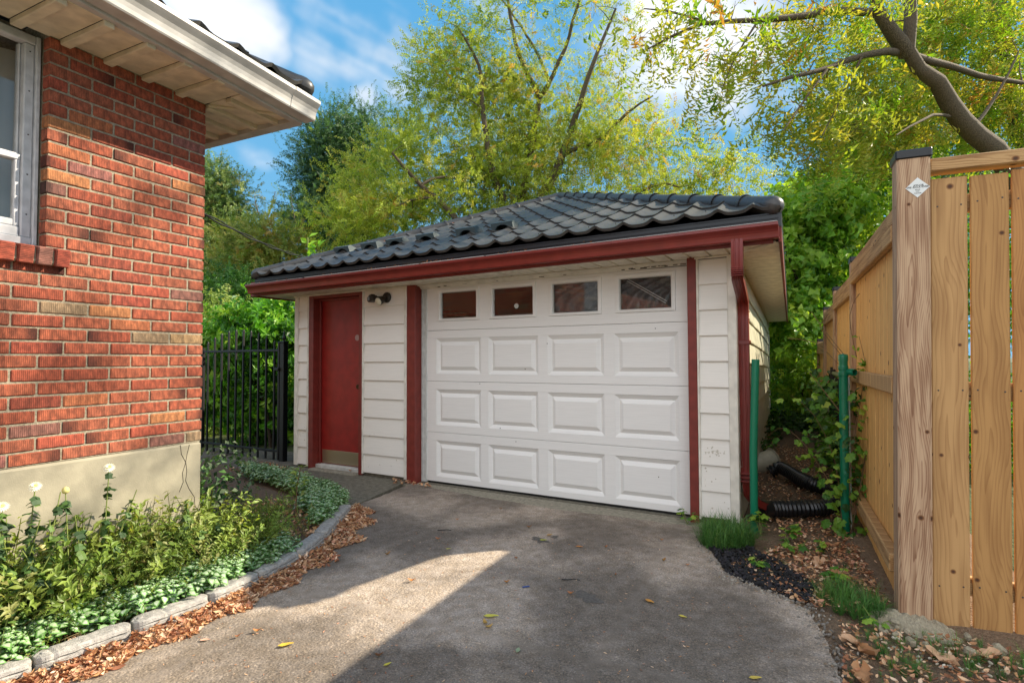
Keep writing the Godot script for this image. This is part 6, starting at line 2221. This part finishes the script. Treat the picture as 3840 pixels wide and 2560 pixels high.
	for i in 420:
		var n := rf(-6.6, -2.4)
		var u := rf(2.75, 4.0)
		if absf(u - 3.35) < 0.30 and n > -5.2: continue
		ts.append(Transform3D(basis_to(V(rf(-0.5, 0.5), 1, rf(-0.5, 0.5)), rf(0, TAU)).scaled_local(Vector3.ONE * rf(0.7, 1.3)), GL(u, rf(0.0, 0.25 if n < -4.0 else 0.12), n)))
		cs.append([lin("2f5222"), lin("3a6128"), lin("4a7430"), lin("27451f")][rng.randi() % 4])
	for i in 260:
		ts.append(Transform3D(basis_to(V(rf(-0.8, 0.2), 1, rf(-0.5, 0.8)), rf(0, TAU)).scaled_local(Vector3.ONE * rf(0.7, 1.2)), GL(rf(3.62, 4.0), rf(0.15, 0.95), rf(-2.8, -0.3))))
		cs.append([lin("3f6b28"), lin("52822f"), lin("6d9a38"), lin("2f5222")][rng.randi() % 4])
	var o2 := scatter(self, "undergrowth", sprig(6, 0.2, 0.085, 0.062, false, 0.5, 44), M.leaf, ts, cs)
	tag(o2, "leafy green undergrowth along the sides of the alley", "undergrowth", "", "stuff")
	# grass
	ts = []
	cs = []
	var gp := cols(["4a7a34", "3f6c2c", "5a8a3c", "6d9144"])
	for q in [[[[-0.52, -4.40], [-0.30, -4.46], [-0.16, -4.34], [-0.22, -4.12], [-0.40, -3.98], [-0.50, -4.1]], 110, 0.8, 1.35], [[[0.2, -3.62], [0.46, -3.55], [0.46, -3.32], [0.30, -3.26], [0.18, -3.36]], 60, 0.5, 0.9], [[[0.35, -3.1], [0.9, -3.2], [1.4, -3.34], [1.4, -2.9], [0.7, -2.9], [0.3, -2.7]], 70, 0.25, 0.55], [[[-3.9, -3.6], [-3.4, -3.2], [-3.1, -2.8], [-3.3, -2.7], [-4.0, -3.3]], 60, 0.3, 0.5], [[[-5.6, -4.9], [-5.0, -4.7], [-5.0, -4.5], [-5.6, -4.6]], 14, 0.3, 0.5], [[[0.22, -2.5], [0.2, -3.3], [1.3, -3.3], [1.3, -2.4]], 110, 0.12, 0.32], [[[-0.45, -4.5], [0.4, -4.5], [0.45, -3.5], [-0.2, -3.6]], 60, 0.12, 0.35]]:
		var r := spread_on(q[0], q[1], -0.012, 0.0, q[2], q[3], gp, 0.15)
		ts.append_array(r[0])
		cs.append_array(r[1])
	o2 = scatter(self, "grass", blade_tuft(3, 26, 0.17, 0.0035, 0.9), M.leaf_dull, ts, cs)
	tag(o2, "long green grass tufts at the garage corner and under the fence", "grass", "", "stuff")

func litter() -> void:
	rng.seed = 900
	var browns := cols(["bc8c62", "cc9e76", "ac7854", "d4b08a", "9e6a48", "dcbc9a", "8e5c42", "c49074", "e6c8aa", "bc9064"])
	# the drift along the edging
	var ts := []
	var cs := []
	var line := [V(-3.32, 0, -3.80), V(-3.18, 0, -3.50), V(-2.96, 0, -3.06), V(-2.78, 0, -2.66), V(-2.68, 0, -2.28), V(-2.645, 0, -1.96), V(-2.67, 0, -1.60), V(-2.71, 0, -1.24), V(-2.77, 0, -0.88), V(-2.8, 0, -0.5)]
	var wide := [0.14, 0.26, 0.27, 0.20, 0.15, 0.13, 0.14, 0.15, 0.18, 0.2]
	for i in 6600:
		var f := rf(0, line.size() - 1.01)
		var k := int(f)
		var t := f - k
		var p: Vector3 = (line[k] as Vector3).lerp(line[k + 1], t)
		var d: Vector3 = (line[k + 1] - line[k]).normalized()
		var w: float = lerpf(wide[k], wide[k + 1], t) * (0.8 + 0.25 * sin(f * 7.0))
		var q := pow(rf(0, 1), 1.5)
		var out := V(d.z, 0, -d.x)
		p += out * (q * w + rf(-0.01, 0.02))
		p.y = 0.004 + rf(0, 1) * 0.055 * (1.0 - q) * (1.0 - q)
		ts.append(Transform3D(Basis.from_euler(V(rf(-0.7, 0.7), rf(0, TAU), rf(-0.7, 0.7))).scaled_local(Vector3.ONE * rf(0.32, 0.9)), p))
		cs.append((browns[rng.randi() % browns.size()] as Color) * rf(0.75, 1.2))
	for i in 3:
		var a := []
		var c := []
		for j in range(i, ts.size(), 3):
			a.append(ts[j])
			c.append(cs[j])
		var o := scatter(self, "leaf_litter", dry_cluster(70 + i), M.dry_leaf, a, c)
		tag(o, ["drift of curled brown leaves along the grey edging", "loose curled brown leaves over the drift beside the bed", "small dry brown leaves mixed through the edging drift"][i], "leaf litter", "", "stuff")
	# in the bed and among the dead nettle
	ts = []
	cs = []
	for q in [[[[-3.1, -1.3], [-2.82, -1.2], [-2.80, -2.0], [-2.84, -2.5], [-3.1, -2.4]], 160], [[[-3.9, -3.7], [-3.2, -3.4], [-2.95, -2.9], [-3.25, -2.6], [-4.2, -3.4]], 420], [[[-5.8, -5.0], [-4.7, -4.65], [-4.7, -4.45], [-5.8, -4.4]], 260], [[[-3.75, -4.86], [-3.25, -4.8], [-3.15, -4.72], [-3.6, -4.70]], 46]]:
		var r := spread_on(q[0], q[1], 0.055 if q[0][0][0] > -4.5 and q[1] != 46 else 0.016, 0.02, 0.4, 0.85, browns, 0.6)
		ts.append_array(r[0])
		cs.append_array(r[1])
	# right-hand litter
	for q in [[[[-0.30, -3.74], [0.0, -4.3], [0.45, -4.5], [0.5, -3.5], [0.3, -3.3], [0.1, -3.34], [-0.1, -3.48]], 1500], [[[-0.45, -6.6], [-0.1, -4.6], [0.45, -4.6], [0.50, -6.8], [0.3, -9.2], [-0.55, -9.2]], 2100], [[[0.2, -2.5], [0.24, -3.2], [0.5, -3.2], [1.3, -3.2], [1.3, -2.4]], 1100], [[[0.42, -3.5], [0.54, -3.5], [0.54, -6.5], [0.3, -6.5]], 110], [[[-0.05, -4.9], [0.45, -5.0], [0.45, -4.4], [0.1, -4.3]], 260]]:
		var r := spread_on(q[0], q[1], 0.0, 0.025, 0.2, 0.66, browns, 0.6)
		ts.append_array(r[0])
		cs.append_array(r[1])
	var o := scatter(self, "leaf_litter", dry_cluster(81), M.dry_leaf, ts, cs)
	tag(o, "scattered dry leaves over the alley floor and bare soil", "leaf litter", "", "stuff")
	# black rubber mulch at the end of the asphalt
	ts = []
	cs = []
	var r2 := spread_on([[-0.46, -4.06], [-0.25, -4.2], [0.0, -3.9], [0.16, -3.6], [0.12, -3.36], [-0.06, -3.44], [-0.30, -3.62]], 1500, -0.005, 0.03, 0.6, 1.4, cols(["1c1b1c", "26242a", "141416"]), 1.5)
	var nub := MB.new()
	nub.box(V(-0.012, -0.006, -0.007), V(0.012, 0.006, 0.007), 0.004)
	o = scatter(self, "rubber_mulch", nub.mesh(), M.mulch, r2[0], r2[1])
	tag(o, "black shredded mulch spread where the asphalt ends", "mulch", "", "stuff")
	# small chips and twigs on the asphalt
	r2 = spread_on([[-2.5, -3.6], [-0.6, -4.1], [-0.1, -3.2], [0.1, -2.0], [-1.0, -1.4], [-2.4, -1.4], [-2.6, -2.4]], 900, 0.002, 0.001, 0.06, 0.30, browns, 0.3)
	o = scatter(self, "leaf_crumbs", dry_cluster(85), M.dry_leaf, r2[0], r2[1])
	tag(o, "tiny crumbs of dry leaf scattered on the driveway", "leaf crumbs", "", "stuff")
	r2 = spread_on([[0.35, -3.15], [0.9, -3.1], [0.8, -2.9], [0.4, -2.9]], 60, 0.0, 0.01, 0.3, 0.9, cols(["c9c2ae", "b5ad98", "9a9484"]), 1.0)
	o = scatter(self, "gravel", nub.mesh(), M.mulch, r2[0], r2[1])
	tag(o, "pale concrete crumbs before the corner fence post", "gravel", "", "stuff")
	# the broken edge of the asphalt
	ts = []
	cs = []
	var rim := [V(0.2, 0, -2.3), V(0.20, 0, -2.75), V(0.12, 0, -3.28), V(-0.05, 0, -3.42), V(-0.22, 0, -3.52), V(-0.33, 0, -3.66), V(-0.42, 0, -3.95), V(-0.50, 0, -4.22)]
	for i in 900:
		var f := rf(0, rim.size() - 1.01)
		var p: Vector3 = (rim[int(f)] as Vector3).lerp(rim[int(f) + 1], f - int(f))
		ts.append(Transform3D(Basis.from_euler(V(rf(0, 3), rf(0, 6), rf(0, 3))).scaled_local(Vector3.ONE * rf(0.2, 0.9)), p + V(rng.randfn() * 0.035 + 0.012, 0.0, rng.randfn() * 0.03)))
		cs.append([lin("7d776f"), lin("6a645c"), lin("857460"), lin("9a9488")][i % 4] * rf(0.8, 1.1))
	o = scatter(self, "asphalt_crumbs", nub.mesh(), M.mulch, ts, cs)
	tag(o, "loose crumbs along the broken right edge of the asphalt", "gravel", "", "stuff")
	# old drips and a patch on the asphalt
	for s in [[V(-1.566, 0.000, -3.722), 0.055], [V(-1.492, 0.000, -3.832), 0.03], [V(-0.958, 0.000, -2.943), 0.075]]:
		var blot := []
		var c: Vector3 = s[0]
		var a0 := rf(0, TAU)
		for i in 26:
			var a := -TAU * i / 26.0
			var r: float = s[1] * (1.0 + 0.35 * sin(a * 2.0 + a0) + 0.25 * sin(a * 5.0 + a0 * 3.0) + rf(-0.15, 0.15))
			blot.append(c + V(cos(a) * r, 0.0025, sin(a) * r * 0.8))
		var bm := MB.new()
		bm.poly(blot)
		part(get_node("driveway"), "stain", bm.mesh(), M.oil)
	# single leaves one can point to on the driveway
	var meshes := {"flat": curled_leaf(0.095, 0.042, 0.25, 0.25), "curl": curled_leaf(0.075, 0.035, 0.9, 0.6), "ring": dry_cluster(93)}
	var singles := [
		[V(-1.324, 0.000, -2.512),"flat","c8c04a",1.0,0.1,"largest yellow leaf lying in the middle of the driveway"], [V(-1.321, 0.000, -2.443),"ring","a8823c",1.1,1.9,"curled tan leaf tucked under the largest yellow leaf"], [V(-1.285, 0.000, -2.415),"ring","b08a44",1.0,0.6,"curled tan leaf nearest below the largest yellow leaf"],
		[V(-2.036, 0.000, -1.870),"flat","c9a83a",0.9,0.5,"yellow leaf on the sunlit asphalt at lower left"], [V(-2.412, 0.000, -1.745),"flat","cfa08a",0.6,0.2,"pinkish curled leaf on sunlit asphalt near the edging"], [V(-2.300, 0.000, -1.828),"curl","8a4a2c",0.6,0.9,"brown curled leaf on the asphalt below the leaf drift"], [V(-2.259, 0.000, -1.902),"curl","b06c3c",0.8,0.3,"orange brown leaf crumb on sunlit asphalt near the shadow edge"],
		[V(-0.684, 0.000, -3.659),"curl","8a5a24",0.9,0.8,"dark golden curled leaf at the right of the driveway"], [V(-0.643, 0.000, -3.024),"flat","c88a3a",0.8,2.3,"orange leaf right of centre on the shaded driveway"], [V(-0.457, 0.000, -2.918),"flat","c9b84a",0.6,2.5,"small yellow leaf on the right side of the driveway"], [V(-1.749, 0.000, -3.944),"curl","7a3c1c",0.9,0.2,"brown curled leaf left of centre near the garage apron"],
		[V(-1.540, 0.000, -3.843),"flat","b0803a",0.7,0.6,"tan leaf close to the green yellow leaf near the garage"], [V(-1.536, 0.000, -3.715),"flat","b5b840",0.7,0.1,"green yellow leaf near the middle of the garage door"], [V(-1.091, 0.000, -3.760),"curl","a8541f",0.6,0.7,"orange leaf fragment in front of the third door panel"], [V(-1.261, 0.000, -3.690),"flat","c07a3a",0.7,2.9,"pale orange leaf before the third column of door panels"],
		[V(-1.439, 0.000, -2.926),"curl","a8641f",0.8,0.4,"golden brown leaf just right of the sunlit wedge"], [V(-1.055, 0.000, -2.935),"curl","b0683c",0.8,2.9,"reddish leaf scrap right of the sunlit wedge"], [V(-1.556, 0.000, -3.305),"curl","8a4020",0.6,2.6,"rusty leaf beside the tip of the sunlit wedge"], [V(-0.902, 0.000, -3.305),"curl","7a3414",0.5,1.2,"small dark red brown leaf on the right half of the driveway"], [V(-0.535, 0.000, -3.646),"curl","b5704a",0.6,0.1,"pink brown leaf pieces near the black mulch"],
		[V(-1.950, 0.000, -2.709),"curl","c2703a",0.9,0.1,"feathery orange leaf in the sunlit strip"], [V(-2.229, 0.000, -3.415),"curl","b5623a",0.8,0.0,"long orange leaf scrap left of the driveway"], [V(-2.357, 0.000, -3.892),"curl","c06a3a",0.6,0.1,"short orange leaf below the first door panel"], [V(-2.355, 0.000, -3.004),"curl","8a5a30",1.0,1.0,"brown leaf cluster near the end of the edging"], [V(-2.053, 0.000, -3.275),"flat","b8b048",0.5,0.3,"tiny yellow leaf beside a brown leaf pile"], [V(-2.185, 0.000, -4.329),"curl","8a4a2a",0.6,0.2,"leaf scrap on the concrete apron"],
		[V(-1.591, 0.000, -1.972),"curl","5f3018",0.8,0.3,"dark brown curled leaf at the lower edge of the light"], [V(-1.518, 0.000, -1.938),"flat","c4b840",0.5,0.8,"small yellow leaf at the lower edge of the shade"], [V(-1.065, 0.000, -2.275),"flat","8a9a7a",0.6,1.4,"grey green leaf at the bottom of the driveway"], [V(-0.108, 0.000, -2.487),"flat","c9b050",0.7,0.1,"yellow leaf at the bottom right of the asphalt"], [V(-4.415, 0.000, -4.962),"curl","a85a2a",1.0,0.3,"orange brown leaf on the red door step"], [V(-0.773, 0.000, -4.068),"curl","a86030",0.6,0.1,"orange scrap of leaf near the right door post"]]
	for s in singles:
		var p := s[0] as Vector3
		var t := thing("fallen_leaf", s[5], "leaf", V(p.x, 0.004 if p.z > -4.6 else 0.03, p.z), s[4] + 0.4, "fallen leaves lying singly on the driveway")
		part(t, "blade", meshes[s[1]], mat("leaf_" + s[2], s[2], 0.7, {"back": Color(0.5, 0.5, 0.3)}) if not M.has("leaf_" + s[2]) else M["leaf_" + s[2]]).scale = Vector3.ONE * s[3] * 0.85
	# bigger dead leaves by the fence
	var dead := [[V(0.287, 0.000, -4.399),"large dead brown leaf against the bottom rail of the fence"], [V(0.199, 0.000, -3.987),"large curled brown leaf on the soil between post and fence"], [V(0.312, 0.000, -3.812),"broad dry leaf lying before the grass by the fence"], [V(0.272, 0.000, -2.977),"crumpled pale brown leaf left of the concrete footing"], [V(0.323, 0.000, -2.909),"large dry leaf in front of the concrete footing"], [V(0.772, 0.000, -3.073),"tan dead leaf in grass under the fence boards"], [V(0.279, 0.000, -2.668),"dead leaf at the lower right corner of the asphalt"], [V(0.613, 0.000, -2.968),"dead leaf near the fence boards at lower right"]]
	var dm := []
	for i in 3: dm.append(crumpled(40 + i))
	for i in dead.size():
		var p := dead[i][0] as Vector3
		var t := thing("dead_leaf", dead[i][1], "leaf", V(p.x, 0.0, p.z), i * 1.3, "large dead leaves by the fence")
		part(t, "blade", dm[i % 3], M["dead_leaf_%d" % (i % 2)] if M.has("dead_leaf_%d" % (i % 2)) else mat("dead_leaf_%d" % (i % 2), ["a87a52", "c09a78"][i % 2], 0.8))
	# twigs
	var tw := [[V(-1.124, 0.000, -3.129),"short dark red twig on the right half of the driveway"], [V(-2.310, 0.000, -3.624),"dark twig on the asphalt left of the garage door"]]
	for q in tw:
		var p := q[0] as Vector3
		var t := thing("twig", q[1], "twig", V(p.x, 0.004, p.z), 0.4, "twigs on the driveway")
		part(t, "stick", T([V(-0.05, 0, 0), V(-0.015, 0.003, 0.012), V(0.02, 0.002, -0.004), V(0.055, 0, 0.004)], [0.003, 0.003, 0.0025, 0.002], 6), M.black_rubber)
	var bp := thing("blue_scrap", "tiny blue plastic scrap on the driveway near the sunlit wedge", "litter", V(-1.314, 0.000, -2.917) + V(0, 0.005, 0), 0.8)
	part(bp, "strip", B(V(-0.022, 0, -0.005), V(0.022, 0.006, 0.005), 0.002), mat("blue_plastic", "1f3f80", 0.4))
